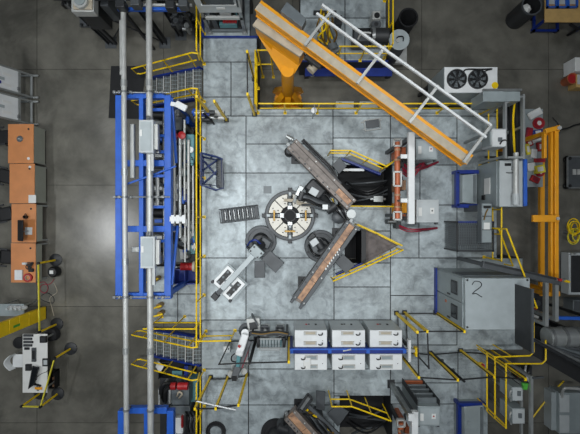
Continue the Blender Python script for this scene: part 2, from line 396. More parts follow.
for nm, lb, c, n, seed, z0 in (('cable_bundle', 'bundle of black hoses hanging in the upper pit', (345, 182, 391, 200), 7, 3, .15), ('cable_bundle', 'bundle of black hoses in the bottom pit', (346, 410, 388, 432), 7, 5, .15)):
    rr = random.Random(seed); t = thing(nm, lb, 'hoses', W((c[0] + c[2]) / 2, (c[1] + c[3]) / 2, .1))
    for k in range(n):
        y = c[1] + (c[3] - c[1]) * k / n
        MB().tube([W(c[0] + rr.uniform(0, 6), y + rr.uniform(-3, 6), z0 + .1), W((c[0] + c[2]) / 2, y + rr.uniform(-4, 9), .7), W(c[2] - rr.uniform(0, 5), y + rr.uniform(-8, 2), .6)], .035, 7, 5).build('hose', M['slate' if k % 3 == 0 else 'black'], t)
t = thing('valve_block', 'grey valve block on a post inside the upper dark pit', 'valve', W(379, 199, .1))
a = W(378, 199, 1.1); MB().bar((a.x, a.y, .1), (a.x, a.y, 1.0), .08).build('post', M['steel'], t)
m = MB(); m.box(a.x - .16, a.y - .1, 1.0, a.x + .16, a.y + .1, 1.16); m.cyl((a.x - .26, a.y, 1.08), (a.x + .26, a.y, 1.08), .045, 10); m.build('body', M['alu'], t, .01)

# ================================================================== BLUE GANTRY, PIPES
ZG = 2.7
def gx_(px): return W(px, 0, ZG).x
def gy_(py): return W(0, py, ZG).y
def gantry(label, x0, xm, x1, ys, y_end, legs):
    t = thing('steel_gantry', label, 'gantry', W(x0, ys[0], 0))
    xs = [gx_(x0), gx_(xm), gx_(x1)]
    for x, w in zip(xs, (.2, .13, .2)):
        MB().box(x - w / 2, gy_(ys[0]), ZG - .22, x + w / 2, gy_(y_end), ZG).build('long_beam', M['blue'], t, .012)
    for y in ys:
        yy = gy_(y)
        MB().box(xs[0] + .1, yy - .09, ZG - .2, xs[2] - .1, yy + .09, ZG - .012).build('cross_beam', M['blue'], t, .01)
    for x in (xs[2],):
        for y in legs:
            yy = gy_(y); m = MB(); m.box(x - .07, yy - .07, 0, x + .07, yy + .07, ZG - .2); m.box(x - .14, yy - .14, 0, x + .14, yy + .14, .02)
            m.build('leg', M['blue'], t, .008)
    return t, xs
gt, gxs = gantry('tall blue steel gantry carrying the two long pipes, left of the platform', 118.5, 141, 167.5, (95, 163, 229, 296), 299, (98, 229, 294))
for (pa, pb) in (((121, 186), (176, 166)), ((122, 297), (121, 190))):
    MB().tube([W(*pa, ZG + .06), W((pa[0] + pb[0]) / 2 + 1, (pa[1] + pb[1]) / 2, ZG + .03), W(*pb, ZG + .06)], .03, 8, 5).build('blue_hose', M['blue'], gt)
for (pa, pb, z) in (((176.5, 163), (172, 98), 2.3), ((178, 226), (172, 285), 2.3)):
    MB().bar(W(*pa, 2.1), W(*pb, 2.6), .07, .1).build('brace', M['blue'], gt)
gantry('second blue gantry under the pipes, cut by the bottom edge', 121, 146, 170, (411,), 510, (503,))
ZP = 2.92
for lb, xa, xb, r in (('left of the two long grey pipes running top to bottom', 123.2, 126.6, .075), ('right of the two long grey pipes, with two boxes on it', 149, 150.8, .088)):
    t = thing('overhead_pipe', lb, 'pipe', W(xb, 297, ZP), 'long grey pipes over the blue gantry')
    p0 = W(xa, -6, ZP); p1 = W(xb, 440, ZP)
    n = 5
    for k in range(n):
        a = p0.lerp(p1, k / n); b = p0.lerp(p1, (k + 1) / n)
        MB().cyl(a, b, r, 16).build('pipe_length', M['pipe'], t)
        if k: MB().cyl(a + V(0, .09, 0), a - V(0, .09, 0), r + .014, 16).build('coupling', M['alu'], t)
    for y in (92, 197, 297, 410):
        f_ = (y + 6) / 446; c = p0.lerp(p1, f_); m = MB(); m.cyl(c + V(0, .03, 0), c - V(0, .03, 0), r + .02, 16); m.box(c.x - .05, c.y - .03, ZG, c.x + .05, c.y + .03, ZP - r + .03)
        m.build('pipe_clamp', M['steel'], t)
t = thing('overhead_pipe', 'short thin grey pipe alongside the left long pipe near the top', 'pipe', W(121.3, 50, ZP))
MB().cyl(W(121.2, 21, ZP), W(121.8, 75, ZP), .055, 12).build('pipe_length', M['pipe'], t)
for y in (24, 48, 72): MB().pbox(119.8, y - 1, 124, y + 1, ZP - .06, ZP + .03).build('pipe_strap', M['steel'], t)
# bracing rods across the pipes
for y, lb in ((197, 'thin silver tie rod across the middle of the blue gantry'), (297, 'thin silver tie rod across the lower end of the blue gantry'), (92.5, 'thin silver tie rod across the upper end of the blue gantry')):
    t = thing('tie_rod', lb, 'rod', W(140, y, ZG), 'tie rods across the gantry')
    m = MB(); m.cyl(W(113, y, ZG + .08), W(170, y, ZG + .08), .02, 8); m.build('rod', M['alu'], t)
    for x in (115, 120, 131, 157, 163):
        q = W(x, y, ZG + .05); MB().box(q.x - .045, q.y - .04, ZG - .012, q.x + .045, q.y + .04, ZG + .12).build('rod_bracket', M['steel'], t, .01)
# junction boxes on the right pipe
def box_on_pipe(lb, x0, y0, x1, y1):
    t = thing('junction_box', lb, 'box', W(x0, y1, ZG), 'boxes on the right pipe')
    a = W(x0, y0, 3.22); b = W(x1, y1, 3.22)
    MB().box(a.x, a.y, 3.02, b.x, b.y, 3.2).build('body', M['offwhite'], t, .012)
    MB().box(a.x + .05, a.y - .06, 3.19, b.x - .06, b.y + .06, 3.215).build('lid', M['lidgrey'], t, .006)
    MB().box((a.x + .03), (a.y + b.y) / 2 + .0, 3.21, a.x + .1, (a.y + b.y) / 2 + .18, 3.225).build('latch_label', M['paper'], t)
    MB().box(b.x, a.y - .1, 2.99, b.x + .1, b.y + .1, 3.12).build('side_duct', M['pipe'], t, .01)
    m = MB(); m.cyl(((a.x + b.x) / 2 + .02, a.y, 3.1), ((a.x + b.x) / 2 + .02, a.y + .12, 3.06), .06, 10); m.build('gland', M['steel'], t)
    MB().box(b.x - .12, b.y - .5, 3.0, b.x - .04, b.y, 3.06).build('cable_tray', M['alu'], t)
    MB().box(a.x + .1, b.y + .1, ZG - .02, b.x + .05, b.y + .3, 3.03).build('bracket', M['steel'], t)
box_on_pipe('upper grey junction box with a rimmed lid on the right pipe', 138.5, 119.5, 153, 152.5)
box_on_pipe('lower grey junction box with a rimmed lid on the right pipe', 140, 236.5, 154.5, 268.5)
def duct(lb, x0, y0, x1, y1, z):
    t = thing('cable_duct', lb, 'duct', W(x0, y1, z), 'thin ducts in the gantry')
    MB().pbox(x0, y0, x1, y1, z - .1, z).build('channel', M['alu'], t, .008)
    MB().pbox(x0 + 1.3, y0 + 1, x1 - 1.3, y1 - 1, z - .02, z + .012).build('cover', M['pipe'], t)
duct('long grey cable duct between the blue beams left of the upper junction box', 130, 124, 134.2, 178, ZG + .09)
duct('short bright cable duct right of the upper junction box', 155.3, 124, 158.8, 153, ZG + .09)
duct('short pale duct in the gantry beside the lower left pipe', 131.5, 247, 139, 252, ZG + .02)
t = thing('spot_lamp', 'white lamp head on an arm at the upper right gantry corner', 'lamp', W(172, 104, ZG))
MB().bar(W(171, 104, ZG + .05), W(178, 105, ZG + .05), .12, .1).build('arm', M['white'], t, .01)
MB().bar(W(176, 103.5, ZG + .12), W(186.5, 109, ZG + .12), .19, .1).build('lamp_head', M['white'], t, .02)
t = thing('clamp_head', 'white toothed clamp head on the right gantry beam at mid height', 'clamp', W(171, 219, ZG))
MB().bar(W(170, 219, ZG + .06), W(185, 219, ZG + .06), .16, .12).build('body', M['white'], t, .02)
for x in (173, 178, 184): MB().bar(W(x, 215, ZG + .08), W(x, 223.5, ZG + .08), .1, .1).build('jaw', M['white'], t, .01)
# brass cocks on the landing
for i, (x, y) in enumerate(((156, 279), (159, 306), (160, 314))):
    t = thing('valve', ('brass valve on the landing under the lower junction box', 'brass valve on the landing just below the gantry end', 'lowest brass valve on the landing below the gantry')[i], 'valve', W(x, y, .5), 'brass valves on the landing')
    q = W(x, y, .8); MB().cyl((q.x, q.y, .5), (q.x, q.y, .85), .09, 12).build('body', M['brass'], t)
    MB().bar((q.x - .3, q.y - .1, .86), (q.x + .12, q.y + .03, .9), .05, .04).build('lever', M['yellow'], t)

# ------------------------------------------------------------------ pump skid right of the gantry
t = thing('pump_skid', 'long machine of grey tubes, black hoses and red valves between gantry and yellow railing', 'machine', W(185, 250, 0))
def pb(nm, m_, x0, y0, x1, y1, z0, z1, bev=.01): return MB().pbox(x0, y0, x1, y1, z0, z1).build(nm, M[m_], t, bev)
pb('base_frame', 'slate', 172, 110, 199, 262, 0, .35)
for i, (x, y0, y1, z, r) in enumerate(((174.5, 140, 232, 1.9, .04), (184.5, 120, 200, 1.8, .035), (185, 205, 262, 1.9, .03), (180, 134, 238, 2.0, .055), (188.5, 140, 250, 1.7, .05), (158, 178, 206, 2.4, .04), (176, 170, 200, 1.5, .04), (193, 165, 236, 1.5, .035))):
    MB().cyl(W(x, y0, z), W(x, y1, z), r, 12).build('tube', M['pipe' if i != 3 else 'alu'], t)
    for yy in (y0 + 6, y1 - 8):
        q = W(x, yy, z); MB().box(q.x - .04, q.y - .05, .3, q.x + .04, q.y + .05, z - r * .6).build('support', M['steel'], t)
pb('tank', 'teal', 186, 134, 194, 160, .3, 1.6, .03); pb('tank', 'teal', 188.5, 230, 195, 254, .3, 1.3, .03)
pb('motor_box', 'slate', 172.5, 108, 182, 130, .3, 1.4); pb('motor_box', 'dark', 184, 178, 196, 198, .3, 1.3); pb('motor_box', 'blue_dark', 181, 190, 186.5, 202, .3, 1.7)
pb('panel_box', 'midgrey', 172, 240, 183, 262, .3, 1.2); pb('motor_box', 'black', 172, 180, 178, 212, .3, 1.1)
for (x, y) in ((173.5, 136), (181.5, 135)):
    q = W(x, y, 2.1); m = MB(); m.lathe((q.x, q.y, 2.0), [(.03, -.3), (.05, 0), (.12, .02), (.12, .09), (.04, .12)], 12); m.build('red_valve', M['red'], t)
q = W(191, 150, 1.62); MB().cyl((q.x, q.y, 1.58), (q.x, q.y, 1.68), .1, 14).build('tank_cap', M['alu'], t)
rr = random.Random(4)
for k in range(15):
    x = rr.uniform(173, 195); y = rr.uniform(118, 235); z = rr.uniform(.9, 1.7)
    MB().tube([W(x, y, z), W(x + rr.uniform(-5, 5), y + 10, z + .25), W(x + rr.uniform(-5, 6), y + 22, z + .1), W(x + rr.uniform(-3, 3), y + 32, z - .2)], rr.choice((.025, .035, .05)), 7, 5).build('hose', M[rr.choice(('black', 'black', 'slate', 'rubber'))], t)
for k in range(44):
    x = rr.uniform(173, 195); y = rr.uniform(112, 252); z = rr.uniform(1.0, 1.75); q = W(x, y, z)
    m = MB(); m.cyl((q.x, q.y - .12, z), (q.x, q.y + .12, z), .06, 10); m.box(q.x - .07, q.y - .05, .3, q.x + .07, q.y + .05, z + .08); m.build('fitting', M[rr.choice(('steel', 'alu', 'dark', 'white', 'pipe', 'blue', 'teal'))], t)
MB().tube([W(175, 235, 1.5), W(177, 245, 1.7), W(184, 248, 1.6), W(190, 243, 1.4)], .05, 8, 6).build('hose', M['black'], t)
MB().pprism([(179, 248), (186, 243), (188, 258), (180, 260)], .9, 1.25).build('hopper', M['pipe'], t, .02)
t = thing('drip_tray', 'deep blue tray below the red valve at the end of the pump machine', 'tray', W(184, 276, .5))
a = W(174, 269, 1.0); b = W(197, 284.5, 1.0)
MB().box(a.x, a.y, .5, b.x, b.y, .56).build('bottom', M['blue_dark'], t)
for nm, q in (('side', (a.x, a.y, a.x + .04, b.y)), ('side', (b.x - .04, a.y, b.x, b.y)), ('side', (a.x, a.y, b.x, a.y - .04)), ('side', (a.x, b.y + .04, b.x, b.y))):
    MB().box(q[0], q[1], .5, q[2], q[3], 1.0).build(nm, M['blue_dark'], t)
MB().box(a.x + .34, a.y - .02, .5, a.x + .37, b.y + .02, .97).build('divider', M['blue_dark'], t)
t = thing('valve', 'red valve body with a grey flange resting across the blue tray', 'valve', W(188, 266, 1.0))
MB().cyl(W(181, 266.5, 1.15), W(193, 266.5, 1.15), .13, 14).build('body', M['red'], t); MB().cyl(W(193, 266.5, 1.15), W(195.5, 266.5, 1.15), .17, 14).build('flange', M['dust'], t)
q = W(187, 266.5, 1.3); MB().cyl((q.x, q.y, 1.2), (q.x, q.y, 1.36), .06, 10).build('stem', M['red'], t)
q = W(184, 268.5, 0); MB().box(W(183, 0, 1.0).x, W(0, 265, 1).y, .45, W(191, 0, 1).x, W(0, 268, 1).y, 1.06).build('foot', M['dark'], t)
t = thing('motor_bank', 'row of black motors on the floor under the right bay of the gantry', 'motors', W(158, 190, 0))
pb('base_frame', 'slate', 153, 108, 166, 262, 0, .3)
for k in range(9):
    y = 114 + 16.5 * k; q = W(160, y, .9); m = MB(); m.cyl((q.x - .22, q.y, .8), (q.x + .2, q.y, .8), .17, 14); m.box(q.x - .15, q.y - .12, .3, q.x + .15, q.y + .12, .75); m.build('motor', M[('black', 'dark', 'black', 'slate')[k % 4]], t)
    q = W(157, y + 8, 1.2); MB().box(q.x - .12, q.y - .06, .3, q.x + .14, q.y + .06, 1.1).build('valve_box', M[('steel', 'blue', 'alu', 'dark', 'white')[k % 5]], t, .01)
MB().cyl(W(157.5, 172, 1.9), W(157.5, 206, 1.9), .06, 12).build('silver_tube', M['alu'], t)
MB().cyl(W(164, 110, 1.5), W(164, 260, 1.5), .04, 10).build('header_pipe', M['steel'], t)
for y in (174, 204): q = W(157.5, y, 1.9); MB().box(q.x - .03, q.y - .03, .3, q.x + .03, q.y + .03, 1.85).build('support', M['steel'], t)
for y in (114, 185, 258): q = W(164, y, 1.5); MB().box(q.x - .03, q.y - .03, .3, q.x + .03, q.y + .03, 1.47).build('support', M['steel'], t)
for y in (110, 136, 152, 176, 207, 241): MB().bar(W(148, y, ZG - .1), W(164.5, y, ZG - .1), .08, .1).build('short_strut', M['blue'], gt)
# blue mesh basket over the railing
t = thing('mesh_basket', 'blue tubular basket with a grey mesh side hanging by the yellow railing', 'basket', W(212, 171, P))
z1, z0 = 2.1, P
def frame(nm, pts, z, r=.035):
    return MB().tube([W(*q, z) for q in pts + [pts[0]]], r, 6).build(nm, M['navy'], t)
frame('top_frame', [(201, 153), (217, 157), (222, 159), (223, 188), (216, 190), (201, 185)], 2.1)
frame('bottom_frame', [(203, 157), (217, 160), (217, 186), (203, 184)], P + .03)
for a, b in (((201, 153), (203, 157)), ((222, 159), (217, 160)), ((223, 188), (217, 186)), ((201, 185), (203, 184)), ((212, 155), (211, 159)), ((210, 187), (211, 185)), ((201, 168), (203, 170))):
    MB().tube([W(*a, 2.1), W(*b, P + .03)], .03, 6).build('upright', M['navy'], t)
for a, b in (((203, 160), (216, 175)), ((203, 184), (217, 171)), ((203, 170), (217, 160))):
    MB().tube([W(*a, 1.6), W(*b, 1.6)], .03, 6).build('cross_bar', M['navy'], t)
m = MB(); 
for k in range(14):
    f_ = k / 13; m.bar(W(217 + 5 * 0, 159 + 28 * f_, P + .1), W(222.5, 159 + 29 * f_, 2.08), .035)
for k in range(7):
    f_ = k / 6; m.bar(W(217 + 5.5 * f_, 159.5, P + .1 + .95 * f_), W(217 + 5.8 * f_, 187.5, P + .1 + .95 * f_), .03)
o = m.build('side_mesh', M['slate'], t); o['kind'] = 'stuff'
# ================================================================== LEFT FLOOR
t = thing('rubber_mat', 'dark rubber mat on the concrete beside the upper gantry end', 'mat', W(125, 92, 0))
MB().pprism([(111, 66), (146, 66), (140, 119), (108.5, 118)], 0, .015).build('sheet', M['rubber'], t)
# display boards on wheeled feet, leaning back
for i, (ya, yb_) in enumerate(((5.12, 4.33), (4.18, 3.36))):
    t = thing('partition_board', ('upper of the two whiteboards on grey wheeled frames at the left edge', 'lower of the two whiteboards on grey wheeled frames, above the desks')[i], 'whiteboard', (-9.51, (ya + yb_) / 2, 0), 'whiteboards on wheeled frames')
    bx = lambda z: -9.5 - (z - .5) * .45
    def slab(y0, y1, z0, z1, th, off=0): return MB().add([(bx(z) + off + d, y, z) for d in (0, -th) for y, z in ((y0, z0), (y1, z0), (y1, z1), (y0, z1))], [(0, 1, 2, 3), (7, 6, 5, 4), (0, 4, 5, 1), (1, 5, 6, 2), (2, 6, 7, 3), (3, 7, 4, 0)])
    slab(yb_ + .03, ya - .03, .55, 1.85, .03).build('panel', M['white'], t)
    for y in (ya, yb_): slab(y - .03, y + .03, .06, 1.95, .06, .015).build('upright', M['alu'], t, .006)
    for z in (.5, 1.9): slab(yb_, ya, z - .03, z + .03, .05, .01).build('crossbar', M['alu'], t)
    MB().box(-9.4, yb_, .06, -9.32, ya, .1).build('base_rail', M['alu'], t)
    for y in (ya, yb_):
        MB().box(-9.8, y - .03, .05, -9.12, y + .03, .1).build('foot', M['alu'], t, .006)
        m = MB()
        for x in (-9.76, -9.16): m.cyl((x, y - .025, .03), (x, y + .025, .03), .03, 10)
        m.build('caster', M['black'], t)
    if i == 0: slab(4.5, 4.6, 1.05, 1.15, .01, .012).build('magnet', M['blue_dark'], t)
    for k in range(3): slab(ya - .3 - k * .18, ya - .2 - k * .18, .75 + .2 * (k % 2), 1.0 + .2 * (k % 2), .006, .006).build('note_sheet', M['lidgrey' if k % 2 else 'paper'], t)
    slab(yb_ + .1, yb_ + .22, .52, .58, .05, .04).build('marker_tray', M['steel'], t)
# desks in a row
desks = ((8, 124, 33.5, 163.3, 1), (9.5, 163.8, 34.5, 203.3, 1), (11.5, 203.8, 36, 242.6, 0), (11, 243.2, 35.5, 282.5, 0))
dl = ('first desk from the top, bare beech top with a grey mouse', 'second desk from the top, beech top with a paper at its corner', 'third desk from the top, beech top with a monitor on it', 'fourth desk from the top, beech top with a red tape roll')
for (x0, y0, x1, y1, pan), lb in zip(desks, dl):
    t = thing('desk', lb, 'desk', W((x0 + x1) / 2, (y0 + y1) / 2, 0), 'beech desks in a row')
    a = W(x0, y0, .75); b = W(x1, y1, .75)
    MB().box(a.x, a.y, .72, b.x, b.y, .75).build('desk_top', M['wood'], t, .004)
    for x in (a.x + .05, b.x - .08):
        for y in (a.y - .06, b.y + .06): MB().box(x - .025, y - .025, 0, x + .025, y + .025, .72).build('leg', M['alu'], t)
    zl = .12 if pan else .4
    MB().box(b.x - .02, a.y - .06, zl, b.x, b.y + .03, .72).build('modesty_panel', M['panel'], t)
    q = W(x1 - 5, y0 + 5, .75); MB().cyl((q.x, q.y, .748), (q.x, q.y, .755), .035, 12).build('cable_port', M['black'], t)
zt = .75
t = thing('mouse', 'grey computer mouse on the first desk', 'mouse', W(20, 139, zt)); q = W(20, 139, zt)
MB().lathe((q.x, q.y, zt), [(.09, 0), (.11, .02), (.08, .05), (.02, .06)], 14).build('body', M['midgrey'], t); MB().box(q.x - .03, q.y - .02, zt + .05, q.x + .03, q.y + .02, zt + .068).build('button', M['offwhite'], t)
for x, y, lb in ((28.5, 158.5, 'small white round sticker near the corner of the first desk'), (30, 167, 'small white round sticker near the corner of the second desk')):
    q = W(x, y, zt); tag(MB().cyl((q.x, q.y, zt), (q.x, q.y, zt + .004), .05, 12).build('sticker', M['paper'], None, 0, q), lb, 'sticker', 'round stickers on the desks')
def sheet(lb, x0, y0, x1, y1, z, m_='paper', nm='paper_sheet', th=.006, cat='paper'):
    q = W((x0 + x1) / 2, (y0 + y1) / 2, z); return tag(MB().pbox(x0, y0, x1, y1, z, z + th).build(nm, M[m_], None, 0, q), lb, cat)
sheet('white paper at the right edge between the second and third desk', 28.5, 195, 36, 203, zt)
sheet('white flat box on the lowest desk beside the red tape', 14.5, 270, 22, 280, zt, 'white', 'flat_box', .06, 'box')
t = thing('mug', 'black mug on the third desk above the monitor', 'mug', W(27, 217, zt)); q = W(27, 217, zt)
MB().lathe((q.x, q.y, zt), [(.05, 0), (.06, .02), (.06, .14), (.05, .14), (.045, .03)], 14).build('cup', M['black'], t)
MB().tube([(q.x, q.y + .055, zt + .12), (q.x, q.y + .11, zt + .1), (q.x, q.y + .1, zt + .05), (q.x, q.y + .055, zt + .03)], .012, 6, 4).build('handle', M['black'], t)
t = thing('monitor', 'black monitor with a white foot on the third desk', 'monitor', W(24, 231, zt))
a = W(20.5, 220, zt + .3); b = W(20.5, 241, zt + .3)
m = MB(); m.bar((a.x + .0, a.y, zt + .3), (b.x + .0, b.y, zt + .3), .05, .42, up=(1.2, 0, 1)); m.build('housing', M['rubber'], t, .008)
m = MB(); m.bar((a.x - .026, a.y - .02, zt + .316), (b.x - .026, b.y + .02, zt + .316), .006, .38, up=(1.2, 0, 1)); m.build('screen', M['rubber'], t)
q = W(28.5, 231, zt + .02); m = MB(); m.box(q.x - .12, q.y - .13, zt, q.x + .12, q.y + .13, zt + .02); m.build('foot', M['white'], t, .005)
MB().bar((q.x, q.y, zt + .01), (a.x + .03, q.y, zt + .26), .06, .03).build('stand_arm', M['alu'], t)
t = thing('tape_roll', 'red ring shaped tape roll on the lowest desk', 'tape', W(28.5, 277.5, zt)); q = W(28.5, 277.5, zt)
MB().sector(q, .09, .15, zt, zt + .06, n=18).build('roll', M['red'], t); MB().sector(q, .075, .09, zt, zt + .055, n=18).build('core', M['dust'], t)
t = thing('cable_heap', 'tangled black charger and cables on the lowest desk', 'cables', W(31, 267, zt))
rr = random.Random(9)
for k in range(5):
    MB().tube([W(26 + rr.uniform(0, 8), 262 + rr.uniform(0, 8), zt + .03 + .02 * j) for j in range(5)], .012, 6, 5).build('cable', M['black'], t)
q = W(32, 270, zt); MB().box(q.x - .08, q.y - .06, zt, q.x + .08, q.y + .06, zt + .08).build('charger', M['black'], t, .01)
t = thing('tape_gun', 'small white dispenser beside the black cables on the lowest desk', 'dispenser', W(25, 263.5, zt)); q = W(25, 263.5, zt)
MB().box(q.x - .07, q.y - .04, zt, q.x + .07, q.y + .04, zt + .06).build('body', M['white'], t, .01); MB().cyl((q.x + .07, q.y - .03, zt + .04), (q.x + .07, q.y + .03, zt + .04), .04, 12).build('wheel', M['offwhite'], t)
# office chairs
ch = thing('office_chair', 'x', 'chair', (0, 0, 0), 'black chairs behind the desks')
m = MB()
for k in range(5):
    a = 2 * PI * k / 5; m.bar((0, 0, .09), (.29 * math.cos(a), .29 * math.sin(a), .07), .04, .03); m.cyl((.29 * math.cos(a) - .02, .29 * math.sin(a), .03), (.29 * math.cos(a) + .02, .29 * math.sin(a), .03), .03, 8)
m.build('star_base', M['dark'], ch); MB().cyl((0, 0, .08), (0, 0, .44), .03, 10).build('gas_column', M['steel'], ch)
MB().box(-.24, -.24, .43, .24, .24, .51).build('seat', M['black'], ch, .04)
m = MB(); m.bar((-.26, -.2, .75), (-.26, .2, .75), .06, .5, up=(-.15, 0, 1)); m.build('backrest', M['black'], ch, .03)
MB().bar((-.2, 0, .44), (-.27, 0, .62), .06, .03).build('back_bracket', M['dark'], ch)
for s in (-1, 1):
    m = MB(); m.tube([(-.1, s * .25, .46), (-.1, s * .29, .66), (.16, s * .29, .66)], .018, 6); m.box(-.12, s * .29 - .03, .66, .16, s * .29 + .03, .69); m.build('armrest', M['dark'], ch)
cl = ('black office chair behind the first desk, at the left edge', 'black office chair behind the second desk, at the left edge', 'black office chair behind the third desk with the monitor', 'black office chair behind the lowest desk with the red tape')
for i, (x, y) in enumerate(((3.5, 137), (4.5, 176), (4.5, 214), (6, 257))):
    o = ch if i == 0 else copy_tree(ch); q = W(x, y, .5); o.location = (q.x, q.y, 0); o.rotation_euler = (0, 0, (.1, -.25, .2, -.1)[i]); o['label'] = cl[i]
# barrier posts with belts
bp = thing('barrier_post', 'x', 'barrier post', (0, 0, 0), 'yellow posts with retractable belts')
MB().lathe((0, 0, 0), [(.23, 0), (.23, .03), (.19, .05), (.05, .07)], 24).build('base', M['dark'], bp)
MB().cyl((0, 0, .05), (0, 0, .95), .036, 12).build('tube', M['yellow'], bp)
MB().cyl((0, 0, .95), (0, 0, 1.03), .045, 12).build('belt_cassette', M['black'], bp)
bl = ('yellow barrier post beside the lowest desk, its belt running down', 'yellow barrier post just above the white table', 'yellow barrier post right of the white table at mid height', 'yellow barrier post off the lower right corner of the white table', 'yellow barrier post under the lower left end of the white table')
bpos = [V(-234, -43) * 14.1 / F, V(-233, -107) * 14.1 / F, V(-219, -131.5) * 14.1 / F, V(-232, -176.5) * 14.1 / F, V(-249.5, -176) * 14.1 / F]
for i, q in enumerate(bpos):
    o = bp if i == 0 else copy_tree(bp); o.location = (q.x, q.y, 0); o['label'] = bl[i]
for a, b, lb in ((0, 1, 'yellow barrier belt stretched from the desks down to the white table'), (2, 3, 'yellow barrier belt along the right side of the white table'), (3, 4, 'short yellow barrier belt below the white table')):
    pa, pb_ = bpos[a], bpos[b]; d = (pb_ - pa).normalized() * .046
    tag(MB().bar((pa.x + d.x, pa.y + d.y, .985), (pb_.x - d.x, pb_.y - d.y, .985), .03, .06).build('barrier_belt', M['yellow_pale'], None, 0, (pa.x, pa.y, .985)), lb, 'belt', 'yellow barrier belts')
t = thing('canister', 'round black canister with a white label beside the lowest desk', 'canister', W(53, 272, 0)); q = W(53.5, 272, .2)
MB().lathe((q.x, q.y, 0), [(.17, 0), (.19, .03), (.19, .24), (.15, .3), (.05, .31)], 18).build('body', M['black'], t); MB().box(q.x - .07, q.y - .05, .31, q.x + .06, q.y + .07, .318).build('label_plate', M['paper'], t)
for lb, pts, m_, r in (('pink cable coiled on the concrete below the lowest desk', [(36, 284), (44, 282), (48, 288), (45, 293), (40, 290), (42, 285), (50, 284), (54, 279)], 'crimson', .014),
        ('thin black cable looped on the concrete right of the pink coil', [(28, 306), (36, 300), (46, 293), (53, 297), (53, 303), (44, 301), (38, 297)], 'black', .012),
        ('pale cable trailing on the floor above the yellow guard panel', [(54, 283), (57, 292), (50, 298), (52, 308), (54, 316)], 'dust', .01)):
    tag(MB().tube([W(x, y, r) for x, y in pts], r, 6, 6).build('floor_cable', M[m_], None, 0, W(*pts[0], 0)), lb, 'cable', 'cables on the left floor')
# tall yellow guard panel with bottles behind
t = thing('safety_cabinet', 'tall yellow guard panel in five sections with a green sticker', 'panel', (-8.86, -3.45, 0))
for k in range(5):
    MB().box(-8.98, -3.7, .06 + k * .46, -8.85, -3.25, .06 + k * .46 + .445).build('section', M['yellow'], t, .012)
MB().box(-8.97, -3.69, 0, -8.87, -3.26, 2.35).build('core', M['dark'], t)
MB().box(-8.85, -3.56, 1.42, -8.845, -3.48, 1.72).build('sticker', M['green'], t)
t = thing('side_table', 'small grey table holding white bottles behind the yellow guard panel', 'table', W(12, 309, 0)); a = W(-2, 304, .85); b = W(24, 316, .85)
MB().box(a.x, a.y, .82, b.x, b.y, .85).build('table_top', M['grey'], t)
for x in (a.x + .05, b.x - .05):
    for y in (a.y - .05, b.y + .05): MB().box(x - .02, y - .02, 0, x + .02, y + .02, .82).build('leg', M['alu'], t)
bo = thing('bottle', 'x', 'bottle', (0, 0, 0), 'white bottles on the grey table')
MB().lathe((0, 0, 0), [(.07, 0), (.075, .02), (.075, .16), (.035, .22), (.035, .25)], 14).build('body', M['white'], bo); MB().cyl((0, 0, .25), (0, 0, .3), .04, 12).build('cap', M['offwhite'], bo)
for i, lb in enumerate(('leftmost white bottle on the grey table', 'second white bottle from the left on the grey table', 'third white bottle from the left on the grey table', 'rightmost white bottle on the grey table')):
    o = bo if i == 0 else copy_tree(bo); q = W(7.5 + i * 4.4, 309, 1.1); o.location = (q.x, q.y, .85); o['label'] = lb
# white table
t = thing('work_table', 'white rounded work table covered with keyboards and tools', 'table', W(35, 363, 0)); a = W(22.3, 334, .75); b = W(47.3, 393, .75)
MB().box(a.x, a.y, .71, b.x, b.y, .75).build('table_top', M['paper'], t, .03)
for x in (a.x + .1, b.x - .1):
    for y in (a.y - .15, b.y + .15): MB().cyl((x, y, 0), (x, y, .71), .03, 10).build('leg', M['alu'], t)
MB().box(a.x + .1, b.y + .2, .25, a.x + .14, a.y - .2, .3).build('stretcher', M['alu'], t)
for k in range(4):
    y = 335.6 + k * 3.3; t = thing('keyboard', ('first', 'second', 'third', 'fourth')[k] + ' black keyboard from the top on the white table', 'keyboard', W(28.5, y, zt), 'black keyboards on the white table')
    MB().pbox(23.2, y - 1.2, 33 - (k % 2), y + 1.2, zt, zt + .025).build('case', M['black'], t, .004)
    for j in range(2): MB().pbox(23.8, y - .8 + j, 32 - (k % 2), y - .1 + j, zt + .02, zt + .034).build('key_row', M['slate'], t)
def gadget(nm, lb, cat, x0, y0, x1, y1, h, m1, m2, z=.75, rot=0):
    t = thing(nm, lb, cat, W((x0 + x1) / 2, (y0 + y1) / 2, z))
    MB().pbox(x0, y0, x1, y1, z, z + h).build('body', M[m1], t, min(.01, h * .3))
    dx, dy = (x1 - x0) * .2, (y1 - y0) * .2
    MB().pbox(x0 + dx, y0 + dy, x1 - dx, y1 - dy, z + h * .8, z + h + .006).build('face', M[m2], t); return t
gadget('tool_box', 'black box at the upper right corner of the white table', 'box', 39.5, 336.5, 46, 343, .09, 'black', 'dark')
gadget('hard_case', 'small dark case below the keyboards on the white table', 'case', 24, 347.5, 29, 350, .04, 'dark', 'black')
gadget('power_strip', 'upright dark grey strip in the middle of the white table', 'power strip', 31.3, 348, 35.6, 362, .05, 'slate', 'black')
gadget('tablet', 'grey tablet leaning over the right edge of the white table', 'tablet', 42.2, 358.6, 48.4, 366.5, .04, 'black', 'offwhite')
gadget('scanner', 'square black scanner left on the white table above the monitor', 'scanner', 25, 364.5, 30.5, 371, .08, 'black', 'dark')
t = thing('monitor', 'dark tilted monitor lying at an angle on the white table', 'monitor', W(33, 377, zt))
MB().pprism([(32.2, 366), (38.6, 367.5), (34, 385), (27.8, 389.5)], zt + .12, zt + .16).build('housing', M['black'], t, .006)
MB().pprism([(33, 367.5), (37.6, 368.5), (33.4, 383.5), (29.2, 387.5)], zt + .15, zt + .166).build('screen', M['screen'], t)
